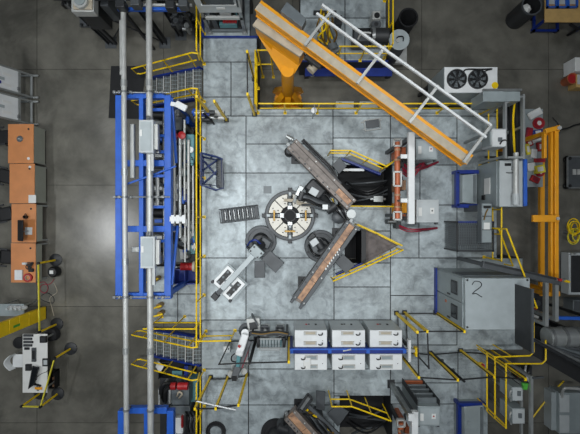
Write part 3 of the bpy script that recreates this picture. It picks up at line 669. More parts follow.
q = W(35, 377, zt); MB().box(q.x - .06, q.y - .1, zt, q.x + .06, q.y + .1, zt + .13).build('stand', M['dark'], t)
t = thing('hand_tool', 'orange and black hand tool at the lower end of the white table', 'tool', W(38, 387, zt))
MB().bar(W(34, 384, zt + .04), W(41, 386, zt + .04), .06, .05).build('grip', M['black'], t, .01); MB().bar(W(35, 388, zt + .03), W(42, 388.5, zt + .03), .08, .05).build('shell', M['orange'], t, .015); MB().bar(W(37, 386, zt + .03), W(38, 391, zt + .03), .05, .04).build('nozzle', M['steel'], t)
tag(MB().tube([W(36, 378, zt + .02), W(41, 374, zt + .02), W(46, 372, zt + .02), W(48.5, 370, zt + .02)], .01, 6, 5).build('cable', M['black'], None, 0, W(36, 378, zt)), 'thin black cable across the right half of the white table', 'cable')
t = thing('plastic_chair', 'white plastic chair with a rounded back left of the white table', 'chair', W(17, 361, 0))
a = W(17.3, 361, .46)
MB().box(a.x - .17, a.y - .23, .42, a.x + .2, a.y + .23, .46).build('seat', M['white'], t, .05)
m = MB(); n = 9
pts_o = [(a.x - .1 - .2 * math.sin(PI * k / (n - 1)), a.y - .26 + .52 * k / (n - 1)) for k in range(n)]; pts_i = [(x + .035, y) for x, y in pts_o]
m.prism(pts_o + pts_i[::-1], .44, .68, [(x - .03, y) for x, y in pts_o] + [(x - .03, y) for x, y in pts_i[::-1]]); m.build('backrest', M['white'], t)
for sx in (-.15, .17):
    for sy in (-.18, .18): MB().cyl((a.x + sx * 1.1, a.y + sy * 1.1, 0), (a.x + sx, a.y + sy, .43), .018, 8).build('leg', M['alu'], t)
for sy in (-.18, .18): MB().cyl((a.x - .17, a.y + sy, .42), (a.x - .22, a.y + sy * .9, .6), .016, 8).build('back_post', M['alu'], t)
t = thing('stool', 'round black stool at the upper left corner of the white table', 'stool', W(18.5, 343, 0)); q = W(18.5, 343, .5)
MB().lathe((q.x, q.y, .44), [(.19, 0), (.21, .03), (.2, .07), (.1, .08)], 18).build('seat', M['black'], t)
for k in range(4):
    aa = PI / 4 + k * PI / 2; MB().cyl((q.x + .2 * math.cos(aa), q.y + .2 * math.sin(aa), 0), (q.x + .12 * math.cos(aa), q.y + .12 * math.sin(aa), .45), .015, 8).build('leg', M['dark'], t)
t = thing('bag', 'black cloth bag on the floor under the white table edge', 'bag', W(53, 334, 0)); q = W(53, 334, .1)
MB().lathe((q.x, q.y, 0), [(.2, 0), (.26, .08), (.22, .24), (.08, .3)], 12).build('sack', M['rubber'], t); MB().tube([(q.x - .1, q.y, .28), (q.x, q.y, .42), (q.x + .1, q.y, .28)], .015, 6, 4).build('handle', M['black'], t)
t = thing('crate', 'dark crate with rusty parts on the floor right of the white table', 'crate', W(51, 378, 0)); a = W(48.5, 372, .3); b = W(54.5, 389, .3)
MB().box(a.x, a.y, 0, b.x, b.y, .04).build('bottom', M['black'], t)
for q in ((a.x, a.y, a.x + .02, b.y), (b.x - .02, a.y, b.x, b.y), (a.x, a.y, b.x, a.y - .02), (a.x, b.y + .02, b.x, b.y)): MB().box(q[0], q[1], 0, q[2], q[3], .28).build('side', M['black'], t)
for k in range(4): MB().box(a.x + .05, a.y - .12 - k * .13, .04, b.x - .05, a.y - .2 - k * .13, .16).build('part_block', M['copper' if k % 2 else 'dark'], t)

# ================================================================== ORANGE JIB CRANE
t = thing('jib_crane', 'big orange jib crane with a long slanting boom over the upper platform', 'crane', W(288, 99, 0))
q = W(288, 99, 0); ZB = 4.1
mt = MB().cyl((q.x, q.y, 0), (q.x, q.y, 2.75), .195, 24).build('mast', M['orange'], t)
MB().cyl((q.x, q.y, 0), (q.x, q.y, .05), .5, 8).build('base_plate', M['orange'], t)
for k in range(6):
    a = k * PI / 3 + PI / 6; d = V(math.cos(a), math.sin(a)); n = V(-d.y, d.x) * .1
    m = MB(); c = V(q.x, q.y)
    vs_ = []
    for s in (-1, 1):
        for r_, z in ((.15, .05), (.6, .05), (.6, .12), (.2, .85)): w = c + d * r_ + n * s; vs_.append((w.x, w.y, z))
    m.add(vs_, [(0, 1, 2, 3), (7, 6, 5, 4), (0, 4, 5, 1), (1, 5, 6, 2), (2, 6, 7, 3), (3, 7, 4, 0)]); m.build('gusset', M['orange'], t)
for k in range(8):
    a = k * PI / 4 + .39; MB().cyl((q.x + .44 * math.cos(a), q.y + .44 * math.sin(a), .05), (q.x + .44 * math.cos(a), q.y + .44 * math.sin(a), .1), .03, 8).build('anchor_bolt', M['dark'], t)
top_ = XY([(254.5, 24), (260.5, 16), (305.5, 48), (299.5, 56)], 3.62)
m = MB(); m.prism(XY([(281.8, 66), (281.8, 74), (294.6, 74), (294.6, 66)], 2.6), 2.6, 3.08, top_); m.prism(top_, 3.075, 3.62); m.build('mast_head', M['orange'], t, .01)
m = MB(); m.prism(XY([(252.5, 25), (259.5, 15.5), (306.5, 48.5), (300, 56.5)], 3.72), 3.62, 3.72); m.build('head_plate', M['dust'], t)
ba = W(258, 5, ZB); bb = W(470, 160, ZB)
m = MB(); m.bar(ba - V(0, 0, .17), bb - V(0, 0, .17), .24, .3); m.build('boom', M['orange'], t, .008)
m = MB(); m.bar(ba - V(0, 0, .015), bb - V(0, 0, .015), .30, .03); m.build('top_flange', M['orange'], t)
dv = (bb - ba).normalized(); nv = V(-dv.y, dv.x, 0)
m = MB(); m.bar(ba - nv * .035 + V(0, 0, .004), bb - nv * .035 + V(0, 0, .004), .2, .012); m.build('dusty_top', M['dust'], t)
m = MB(); m.bar(ba - V(0, 0, .335), bb - V(0, 0, .335), .30, .03); m.build('bottom_flange', M['orange'], t)
# festoon rail beside the boom
arms = (((332.5, 9.5), (304.7, 45.5)), ((385.5, 46.5), (357, 83.5)), ((438, 85.5), (409.5, 122.5)), ((491, 125), (463.5, 162)))
for a, b in arms: MB().bar(W(*a, 4.2), W(*b, 4.2), .07, .07).build('arm', M['pipe'], t)
for a, b in (((322, 5), (491, 125.5)), ((316.5, 13.5), (486, 137.5))): MB().bar(W(*a, 4.27), W(*b, 4.27), .055, .07).build('festoon_rail', M['white'], t)
m = MB(); m.prism(XY([(287, 1.5), (306.5, 18.5), (302, 27), (280.5, 11)], 4.3), 3.95, 4.3); m.build('motor_box', M['midgrey'], t, .01)
m = MB(); m.bar(W(306, 55, 3.62), W(322, 66, 3.62), .2, .16); m.build('trolley', M['dark'], t, .01)
m = MB(); m.cyl(W(310, 71, 3.3), W(318, 62, 3.3), .13, 14); m.build('hoist_motor', M['dust'], t)
for pts in (((316, 62), (314, 56), (320, 52)), ((312, 66), (307, 60), (304, 53))): MB().tube([W(x, y, 3.5 + .12 * i) for i, (x, y) in enumerate(pts)], .02, 6, 4).build('cable', M['black'], t)
q2 = W(314, 66, 3.3); MB().cyl((q2.x, q2.y, 2.6), (q2.x, q2.y, 3.3), .012, 6).build('chain', M['steel'], t); MB().tube([(q2.x, q2.y, 2.62), (q2.x + .05, q2.y, 2.55), (q2.x, q2.y, 2.48), (q2.x - .05, q2.y, 2.53)], .015, 6, 4).build('hook', M['steel'], t)
# equipment on the upper deck
t = thing('pump_unit', 'grey pump unit with a tangle of yellow hoses on the upper deck behind the boom', 'pump', W(325, 45, P))
m = MB(); m.pprism([(318, 38), (330, 34), (340, 50), (330, 57)], P, 1.75); m.build('body', M['steel'], t, .02)
m = MB(); m.cyl(W(326, 30, 1.8), W(334, 50, 1.8), .16, 14); m.build('motor', M['midgrey'], t)
MB().pbox(335, 15, 342, 24, P, 1.6).build('valve_box', M['dark'], t, .01)
rr = random.Random(2)
for k in range(11):
    x = rr.uniform(315, 334); y = rr.uniform(8, 20)
    MB().tube([W(x, y, 2.3), W(x + rr.uniform(-5, 4), y + 9, 2.45), W(x + rr.uniform(-6, 6), y + 18, 2.2), W(326 + rr.uniform(-7, 9), 44 + rr.uniform(-4, 4), 1.75)], .028, 7, 5).build('yellow_hose', M['yellow' if k % 3 else 'brass'], t)
q = W(325, 12, 2.3); MB().box(q.x - .35, q.y - .05, 2.2, q.x + .35, q.y + .05, 2.3).build('hose_bracket', M['dark'], t); MB().bar((q.x, q.y, P), (q.x, q.y, 2.2), .06).build('bracket_post', M['dark'], t)
t = thing('hydraulic_motor', 'dark horizontal motor with a grey gearbox on the upper deck by the drums', 'motor', W(370, 36, P))
m = MB(); m.cyl(W(374, 36, 1.75), W(388, 36, 1.75), .24, 18); m.build('motor', M['dark'], t)
m = MB(); m.cyl(W(371, 36, 1.75), W(374, 36, 1.75), .27, 18); m.build('flange', M['steel'], t)
MB().pbox(354, 30.5, 371, 41, P + .1, 1.95).build('gearbox', M['slate'], t, .03)
MB().tube([W(358, 39, 1.95), W(362, 33, 2.1), W(371, 33, 2.1)], .03, 8, 4).build('pipe', M['pipe'], t)
MB().pbox(353, 28, 388, 43, P, P + .1).build('skid', M['black'], t)
t = thing('fan_box', 'small grey box with a round black fan on the upper deck', 'fan', W(377, 15, P))
MB().pbox(372.5, 11, 380.5, 19, P, 1.75).build('housing', M['pipe'], t, .01); q = W(377, 15.5, 1.75); MB().cyl((q.x, q.y, 1.74), (q.x, q.y, 1.77), .09, 16).build('fan_grille', M['black'], t)
q = W(376, 24.5, 1.6); t = thing('flange_stub', 'short black vertical pipe stub below the fan box on the upper deck', 'pipe', W(376, 24.5, P)); m = MB(); m.cyl((q.x, q.y, P), (q.x, q.y, 1.6), .13, 16); m.build('stub', M['dark'], t); m = MB(); m.sector((q.x, q.y), .07, .16, 1.6, 1.64, n=16); m.build('rim', M['slate'], t)
t = thing('drum', 'grey drum with a clamp handle on its flat lid, on a white stand', 'drum', W(396, 45, 0))
q = W(399, 40, 1.9); m = MB(); m.lathe((q.x, q.y, .5), [(.28, 0), (.3, .05), (.3, .7), (.31, .72), (.3, .75), (.3, 1.36), (.32, 1.38), (.32, 1.4)], 24); m.build('body', M['slate'], t)
m = MB(); m.cyl((q.x, q.y, 1.895), (q.x, q.y, 1.93), .325, 24); m.build('lid', M['lidgrey'], t)
m = MB(); m.tube([(q.x - .1, q.y, 1.92), (q.x - .05, q.y + .06, 2.0), (q.x + .1, q.y + .05, 2.0), (q.x + .12, q.y - .05, 1.93)], .02, 6, 4); m.build('handle', M['black'], t)
MB().cyl((q.x - .05, q.y - .03, 1.92), (q.x - .05, q.y - .03, 1.97), .07, 12).build('bung', M['pipe'], t)
a = W(386, 46, .5); m = MB(); m.box(W(385, 0, .5).x, W(0, 63, .5).y, .3, W(407, 0, .5).x, W(0, 45, .5).y, .5); m.build('stand_top', M['pipe'], t, .01)
for x in (387, 405):
    for y in (47, 61): c = W(x, y, .3); MB().box(c.x - .04, c.y - .04, 0, c.x + .04, c.y + .04, .3).build('stand_leg', M['steel'], t)
t = thing('duct_pipe', 'tall open black round duct standing behind the grey drum', 'duct', W(400, 30, 0))
q = W(408.5, 17.5, 1.6); m = MB(); m.sector((q.x, q.y), .27, .3, 0, 1.6, n=28); m.build('wall', M['rubber'], t); MB().sector((q.x, q.y), .295, .32, 1.55, 1.6, n=28).build('rim', M['black'], t); MB().cyl((q.x, q.y, 0), (q.x, q.y, .04), .28, 24).build('bottom', M['black'], t)
t = thing('steel_beam', 'dark steel beam along the upper edge of the crane bay', 'beam', W(350, 70, .4)); 
MB().bar(W(305, 72, .5), W(392, 72, .5), .2, .3).build('web', M['deck_base'], t); MB().bar(W(305, 72, .66), W(392, 72, .66), .3, .03).build('flange', M['blue_dark'], t)
for x in (307, 350, 390): c = W(x, 72, .4); MB().box(c.x - .08, c.y - .1, 0, c.x + .08, c.y + .1, .37).build('foot', M['deck_base'], t)
# boxes in the crane bay (pale things along the railing)
for i, (x0, x1) in enumerate(((336, 354), (360, 378))):
    t = thing('floor_box', ('pale flat box behind the crane railing, left one', 'pale flat box behind the crane railing, right one')[i], 'box', W(x0, 112, 0), 'flat boxes behind the crane railing')
    a = W(x0, 101, .5); b = W(x1, 108, .5); MB().box(a.x, a.y, 0, b.x, b.y, .46).build('body', M['offwhite'], t, .01); MB().box(a.x + .03, a.y - .02, .455, b.x - .03, b.y + .02, .485).build('lid', M['pipe'], t); MB().box(a.x + .1, a.y - .05, .48, a.x + .2, a.y - .1, .5).build('latch', M['dark'], t)
t = thing('rail_lamp', 'small white round lamp hanging on the railing by the crane foot', 'lamp', W(314, 110, 2.2)); q = W(314, 110.5, 2.2); MB().lathe((q.x, q.y, 2.1), [(.06, 0), (.09, .03), (.09, .12), (.04, .15)], 14).build('head', M['white'], t); MB().bar((q.x, q.y, P), (q.x, q.y, 2.1), .03).build('stalk', M['steel'], t)
MB().tube([(q.x, q.y, 2.12), (q.x + .04, q.y - .15, 2.25), (q.x, yb, P + 1.07)], .015, 6, 3).build('hook', M['steel'], t)

# ================================================================== OVERHEAD MACHINES AT TOP LEFT
t = thing('steel_trestle', 'dark steel frame on tall columns crossing the top left', 'frame', W(165, 43, 0))
for (x, y), h in (((111, 43), 3.1), ((165, 43), 3.1), ((181, 35), 2.9), ((198, 35), 3.0)):
    q = W(x, y, 0); m = MB(); m.box(q.x - .085, q.y - .085, 0, q.x - .06, q.y + .085, h); m.box(q.x + .06, q.y - .085, 0, q.x + .085, q.y + .085, h); m.box(q.x - .07, q.y - .02, 0, q.x + .07, q.y + .02, h); m.build('column', M['dark'], t)
    MB().box(q.x - .2, q.y - .2, 0, q.x + .2, q.y + .2, .02).build('base_plate', M['slate'], t)
a, b = W(111, 43, 0), W(165, 43, 0)
for z0, z1 in ((.15, 2.6), (2.6, .15)): MB().tube([(a.x + .1, a.y, z0), (b.x - .1, b.y, z1)], .025, 6).build('cross_brace', M['dark'], t)
c, d_ = W(181, 35, 0), W(198, 35, 0)
MB().bar((a.x - .3, a.y, 3.0), (c.x + .8, a.y, 3.0), .16, .2).build('top_beam', M['dark'], t)
MB().bar((b.x, b.y, 2.7), (c.x, c.y, 2.7), .1, .14).build('tie_beam', M['dark'], t); MB().bar((c.x, c.y, 2.75), (d_.x, d_.y, 2.75), .1, .14).build('tie_beam', M['dark'], t)
for x, y in ((115, 3), (130, 1), (165, 4), (178, 2)): MB().pbox(x, y - 4, x + 9, y + 4, 2.95, 3.25).build('roller_box', M[('slate', 'dark')[x % 2]], t, .02)
t = thing('cross_beam', 'thin blue beam crossing under the two pipes at the top', 'beam', W(160, 9, 2.6))
MB().bar(W(118, 9.5, 2.75), W(186, 9.5, 2.75), .09, .12).build('beam', M['blue'], t, .01); MB().tube([W(132, 5, 2.8), W(192, 5, 2.8)], .045, 10).build('conduit', M['pipe'], t)
for x in (122, 183): q = W(x, 9.5, 2.7); MB().box(q.x - .04, q.y - .04, 0, q.x + .04, q.y + .04, 2.69).build('post', M['dark'], t); MB().box(q.x - .05, q.y - .05, 2.69, q.x + .05, q.y + .25, 2.72).build('bracket', M['dark'], t)
t = thing('valve_cluster', 'cluster of dark valves with grey pipes on a stand below the blue beam', 'valves', W(180, 30, 0))
for i, (x, y) in enumerate(((175, 14), (181, 20), (187, 26), (176, 21), (188, 16))):
    q = W(x, y, 1.6); m = MB(); m.cyl((q.x, q.y, 1.2), (q.x, q.y, 1.65), .09, 12); m.cyl((q.x - .2, q.y, 1.4), (q.x + .2, q.y, 1.4), .06, 10); m.build('valve', M[('slate', 'dark', 'steel')[i % 3]], t)
for y in (17, 24): MB().tube([W(171, y, 1.3), W(193, y + 1, 1.3)], .03, 8).build('pipe', M['steel'], t)
for x, y in ((173, 19), (190, 20)): q = W(x, y, 1.1); MB().box(q.x - .04, q.y - .1, 0, q.x + .04, q.y + .1, 1.3).build('leg', M['dark'], t)
m = MB(); m.pbox(171, 13, 193, 27, 1.05, 1.15); m.build('tray', M['dark'], t)
t = thing('press_unit', 'dark press with a pale square top and round cap, standing at the top edge', 'press', W(100, 30, 0))
MB().pbox(71, -10, 93.5, 11.5, 2.7, 3.0).build('top_block', M['pipe'], t, .02); MB().pbox(73, -9, 92, 9, 2.98, 3.05).build('top_plate', M['dust'], t, .01)
q = W(80.5, 1, 3.1); MB().cyl((q.x, q.y, 3.04), (q.x, q.y, 3.14), .21, 24).build('round_cap', M['pipe'], t); MB().cyl((q.x, q.y, 3.13), (q.x, q.y, 3.17), .15, 24).build('cap_plate', M['grey'], t)
a = W(73, -8, 2.7); b = W(94, 10, 2.7); MB().box(a.x, a.y, 1.5, b.x, b.y, 2.72).build('body', M['dark'], t, .01)
a = W(80, 0, 1.5); b = W(108, 26.5, 1.5); MB().box(a.x, a.y, 1.42, b.x, b.y, 1.52).build('bolster', M['slate'], t)
for i in range(5):
    f_ = i / 4; q = W(82 + 25 * f_, 25, 1.52); MB().cyl((q.x, q.y, 1.51), (q.x, q.y, 1.57), .045, 8).build('bolt', M['black'], t)
a = W(86, 11, 1.55); b = W(96, 15, 1.55); MB().box(a.x, a.y, 1.5, b.x, b.y, 1.58).build('light_bar', M['paper'], t)
for x, y in ((84, 4), (105, 4), (96, 24)): q = W(x, y, 1.45); MB().box(q.x - .05, q.y - .05, 0, q.x + .05, q.y + .05, 1.43).build('leg', M['dark'], t)
a = W(100, -8, 2.6); b = W(108, 6, 2.6); MB().box(a.x, a.y, 1.7, b.x, b.y, 2.6).build('side_frame', M['slate'], t, .01)
for x in (65, 68): q = W(x, 4, 2.6); MB().box(q.x - .05, q.y - .1, 2.5, q.x + .06, q.y + .9, 2.7).build('side_bracket', M['black' if x == 65 else 'steel'], t)
q = W(68, 3, 2.55); MB().bar((q.x - .15, q.y, 2.6), (a.x - .6, q.y, 2.6), .08, .1).build('bracket_arm', M['steel'], t)
# white cabinet machine at the top
t = thing('cabinet_machine', 'white cabinet machine on an open grey frame with red and teal parts beneath, top edge', 'machine', (-2.1, 6.6, P))
MB().box(-2.72, 6.12, 2.5, -1.43, 7.4, 3.7).build('cabinet', M['offwhite'], t, .015)
MB().box(-2.52, 6.095, 2.98, -1.6, 6.13, 3.6).build('window', M['glass'], t); MB().box(-1.53, 6.095, 2.85, -1.49, 6.13, 3.5).build('handle', M['dark'], t)
m = MB(); m.box(-2.56, 6.09, 2.93, -1.56, 6.115, 2.98); m.build('window_frame', M['white'], t); MB().box(-2.15, 6.1, 2.72, -1.9, 6.13, 2.8).build('badge', M['paper'], t)
for x in (-2.66, -1.5):
    for y in (6.17, 7.3): MB().box(x - .05, y - .05, P, x + .05, y + .05, 2.5).build('leg', M['steel'], t)
for x in (-2.66, -1.5): MB().box(x - .09, 6.08, P, x + .09, 6.26, P + .05).build('foot', M['steel'], t)
MB().box(-2.66, 6.13, 1.25, -1.5, 6.2, 1.32).build('lower_rail', M['midgrey'], t); MB().box(-2.7, 6.12, 2.08, -1.46, 6.2, 2.2).build('front_rail', M['pipe'], t)
MB().box(-2.66, 6.2, 1.3, -1.5, 7.3, 1.34).build('shelf', M['dark'], t)
MB().box(-2.3, 6.22, 1.34, -1.72, 6.65, 1.6).build('teal_case', M['teal'], t, .02); MB().box(-2.5, 6.22, 1.34, -2.34, 6.5, 1.85).build('drive_box', M['slate'], t, .01); MB().box(-2.2, 6.35, 1.9, -1.85, 6.6, 2.05).build('white_case', M['white'], t, .01); MB().box(-2.3, 6.3, 1.6, -1.75, 6.7, 1.9).build('inner_block', M['dark'], t)
for k in range(5): MB().cyl((-2.1 + k * .09, 6.2, 1.75), (-2.1 + k * .09, 6.32, 1.75), .05, 8).build('red_fitting', M['red'], t)
t = thing('steel_table', 'dark grey floor plate right of the white cabinet machine', 'plate', W(253, 25, P)); MB().pbox(250.5, 14, 258, 36.5, 0, P - .01).build('plate', M['slate'], t)
# fence-like gate and posts on the upper left of the platform
FZ = 2.15
def fence_panel(lb, a, b, pa=True, pb=True, base=P, h=FZ, pcol='yellow', posts=(True, True), wires=5):
    """mesh guard panel between two base pixels a and b (at platform level)"""
    A_ = W(*a, base); B_ = W(*b, base); t = thing('fence_panel', lb, 'fence', A_, 'black mesh guard fence panels')
    for flag, q in zip(posts, (A_, B_)):
        if flag:
            m = MB(); m.box(q.x - .03, q.y - .04, base, q.x + .03, q.y + .04, base + h); m.build('post', M[pcol], t); MB().box(q.x - .08, q.y - .08, base, q.x + .08, q.y + .08, base + .012).build('foot_plate', M['dark'], t)
    z1 = base + h - .02; z0 = base + .15
    for q in (A_.lerp(B_, .03), A_.lerp(B_, .97)): MB().bar((q.x, q.y, z0), (q.x, q.y, z1), .03).build('frame_bar', M['wire'], t)
    for z in (z0, z1): MB().bar((A_.x, A_.y, z), (B_.x, B_.y, z), .032).build('frame_bar', M['wire'], t)
    m = MB(); n = max(3, int((B_ - A_).length / .25))
    for k in range(1, n):
        q = A_.lerp(B_, k / n); m.bar((q.x, q.y, z0), (q.x, q.y, z1), .0014)
    for k in range(1, 8):
        z = z0 + (z1 - z0) * k / 8; m.bar((A_.x, A_.y, z), (B_.x, B_.y, z), .0014)
    o = m.build('wire_mesh', M['wire'], t); o['kind'] = 'stuff'; return t
fence_panel('mesh fence panel with one yellow post left of the crane bay', (254.5, 114.5), (254.2, 79))
t = thing('guard_post', 'left of two yellow guard posts by the upper stairs landing', 'post', W(211, 115, P), 'yellow guard posts by the stairs')
q = W(211, 115, P); MB().box(q.x - .03, q.y - .04, P, q.x + .03, q.y + .04, P + 2.0).build('tube', M['yellow'], t); MB().box(q.x - .08, q.y - .08, P, q.x + .08, q.y + .08, P + .012).build('foot_plate', M['dark'], t)
t = thing('guard_post', 'right of two yellow guard posts by the upper stairs landing', 'post', W(226.5, 120, P), 'yellow guard posts by the stairs')
q = W(226.5, 120, P); MB().box(q.x - .03, q.y - .04, P, q.x + .03, q.y + .04, P + 2.1).build('tube', M['yellow'], t); MB().box(q.x - .08, q.y - .08, P, q.x + .08, q.y + .08, P + .012).build('foot_plate', M['dark'], t)
t = thing('gripper_rack', 'rack of silver and blue grippers standing by the yellow posts near the upper stairs', 'rack', W(208, 117, P))
m = MB(); m.pbox(196, 110, 224, 121, P, P + .12); m.build('base', M['pipe'], t, .01)
for i, (x, y, c_) in enumerate(((199, 112, 'alu'), (204, 114, 'blue_dark'), (209, 111.5, 'slate'), (213, 117, 'alu'), (219, 117, 'pipe'), (207, 119, 'dark'), (199, 117, 'steel'))):
    q = W(x, y, 1.7); m = MB(); m.box(q.x - .1, q.y - .06, P + .11, q.x + .1, q.y + .06, 1.62); m.cyl((q.x - .16, q.y, 1.6), (q.x + .16, q.y, 1.6), .07, 10); m.build('gripper', M[c_], t)
MB().tube([W(203, 113, 1.6), W(209, 118, 1.9), W(214, 124, 1.5)], .03, 7, 5).build('hose', M['black'], t)

# ================================================================== CENTRE OF THE PLATFORM
t = thing('turntable', 'round turntable with cream segments and a dark centre hole in the middle of the platform', 'turntable', W(290, 215, P)); c = W(290, 215.5, 1.5)
MB().cyl((c.x, c.y, P), (c.x, c.y, 1.3), .84, 48).build('base_ring', M['dark'], t)
MB().sector((c.x, c.y), .72, .8, 1.3, 1.44, n=48).build('rim', M['slate'], t)
for k in range(8):
    a0 = k * PI / 4; lo = .085 if k % 2 == 0 else .012; hi = .085 if k % 2 == 1 else .012
    # straight edged slots at the four cardinal channels
    m = MB(); r0, r1 = .31, .70; n = 6; outer = []; inner = []
    for i in range(n + 1):
        f_ = i / n
        for r_, lst in ((r0, inner), (r1, outer)):
            s0 = a0 + math.asin(lo / r_); s1 = a0 + PI / 4 - math.asin(hi / r_); a = s0 + (s1 - s0) * f_; lst.append((c.x + r_ * math.cos(a), c.y + r_ * math.sin(a)))
    m.prism(outer + inner[::-1], 1.3, 1.5); sg = m.build('segment', M['cream'], t, .006)
    am = a0 + PI / 8
    for r_ in (.42, .6): MB().cyl((c.x + r_ * math.cos(am), c.y + r_ * math.sin(am), 1.5), (c.x + r_ * math.cos(am), c.y + r_ * math.sin(am), 1.515), .022, 8).build('screw', M['dark'], sg)
MB().cyl((c.x, c.y, 1.29), (c.x, c.y, 1.36), .31, 32).build('hub_plate', M['rubber'], t); MB().sector((c.x, c.y), .17, .2, 1.35, 1.42, n=28).build('hub_ring', M['black'], t)
for k in range(4):
    a = k * PI / 2; d = V(math.cos(a), math.sin(a), 0); n_ = V(-d.y, d.x, 0); cc = V(c.x, c.y, 0)
    MB().bar(cc + d * .2 + V(0, 0, 1.4), cc + d * .33 + V(0, 0, 1.4), .16, .1).build('jaw', M['steel'], t, .01)
    m = MB(); m.bar(cc + d * .33 + V(0, 0, 1.46), cc + d * .76 + V(0, 0, 1.46), .09, .06); m.build('channel', M['lidgrey'], t, .006)
    m = MB(); m.bar(cc + d * .51 - n_ * .17 + V(0, 0, 1.57), cc + d * .51 + n_ * .17 + V(0, 0, 1.57), .06, .08); m.build('clamp', M['brass'], t, .008)
    MB().bar(cc + d * .4 + V(0, 0, 1.56), cc + d * .64 + V(0, 0, 1.56), .07, .08).build('clamp_block', M['slate'], t, .008)
    MB().bar(cc + d * .8 + V(0, 0, 1.3), cc + d * .92 + V(0, 0, 1.3), .14, .16).build('stop_block', M['dark'], t, .01)
# wire rack left of the turntable
t = thing('wire_rack', 'low dark wire rack with upright slots on the platform left of the turntable', 'rack', W(240, 214, P))
R_ = Matrix.Rotation(math.radians(7), 3, 'Z'); cc = W(239.5, 214, 1.4)
loc = lambda x, y, z: cc * 1 + R_ @ V(x, y, 0) + V(0, 0, z - cc.z)
for z in (P + .04, 1.55):
    MB().tube([loc(-.62, -.22, z), loc(.62, -.22, z), loc(.62, .22, z), loc(-.62, .22, z), loc(-.62, -.22, z)], .018, 6).build('frame', M['slate'], t)
for x in (-.62, .62):
    for y in (-.22, .22): MB().tube([loc(x, y, P), loc(x, y, 1.56)], .018, 6).build('post', M['slate'], t)
for k in range(8):
    x = -.52 + k * .145; MB().tube([loc(x, -.2, 1.25), loc(x, -.17, 1.6), loc(x, .17, 1.6), loc(x, .2, 1.25)], .014, 6).build('slot_hoop', M['midgrey'], t)
for y in (-.1, 0, .1): MB().tube([loc(-.62, y, 1.26), loc(.62, y, 1.26)], .012, 6).build('floor_wire', M['slate'], t)
m = MB(); m.prism([tuple(loc(x, y, 0)[:2]) for x, y in ((-.6, -.2), (.6, -.2), (.6, .2), (-.6, .2))], 1.27, 1.29); m.build('shelf_plate', M['slate'], t)
for k in range(7): x = -.45 + k * .145; MB().tube([loc(x, -.2, 1.25), loc(x, -.14, 1.5), loc(x, .14, 1.5), loc(x, .2, 1.25)], .018, 6).build('slot_hoop', M['steel'], t)
for k in range(3): c0 = loc(-.35 + k * .3, .02, 1.4); MB().box(c0.x - .06, c0.y - .09, 1.265, c0.x + .06, c0.y + .09, 1.45).build('stored_block', M['dark'], t, .01)
# small plates and stains on the deck
m = MB(); m.pbox(263.5, 186, 271.5, 193.5, P, P + .006); tag(m.build('floor_plate', M['midgrey'], None, 0, W(267, 190, P)), 'small square grey plate on the deck above left of the turntable', 'plate')
q = W(289, 153, P); t = thing('floor_drum', 'small round black drum under the upper end of the upper beam', 'drum', W(289, 153, P)); MB().lathe((q.x, q.y, P), [(.15, 0), (.15, .3), (.11, .33), (.11, .4)], 18).build('body', M['black'], t); MB().cyl((q.x, q.y, P + .4), (q.x, q.y, P + .42), .08, 14).build('cap', M['slate'], t)
q = W(289, 141.5, P); t = thing('sensor_stand', 'silver sensor stand at the upper left end of the upper beam', 'sensor', W(289, 141.5, P)); MB().cyl((q.x, q.y, P), (q.x, q.y, 1.8), .04, 10).build('post', M['steel'], t); MB().cyl((q.x - .08, q.y + .04, 1.85), (q.x + .14, q.y - .08, 1.85), .07, 12).build('head', M['alu'], t)
t = thing('floor_tray', 'open rectangular metal tray with a grey plate on the deck above the upper pit', 'tray', W(372, 125, P))
q = W(372, 125, P); R2 = Matrix.Rotation(math.radians(8), 3, 'Z'); l2 = lambda x, y, z: V(q.x, q.y, 0) + R2 @ V(x, y, 0) + V(0, 0, z)
MB().tube([l2(-.26, -.17, P + .05), l2(.26, -.17, P + .05), l2(.26, .17, P + .05), l2(-.26, .17, P + .05), l2(-.26, -.17, P + .05)], .022, 6).build('rim', M['pipe'], t)
m = MB(); m.prism([tuple(l2(x, y, 0)[:2]) for x, y in ((-.2, -.1), (.22, -.1), (.22, .15), (-.2, .15))], P, P + .07); m.build('plate', M['slate'], t)
for x, y in ((-.36, .12), (-.34, -.12), (.34, .12)): MB().tube([l2(x, y, P + .05), l2(x * .72, y, P + .05)], .02, 6).build('peg', M['pipe'], t)
for x in (-.24, .24):
    for y in (-.15, .15): MB().cyl(l2(x, y, P), l2(x, y, P + .05), .02, 6).build('foot', M['steel'], t)

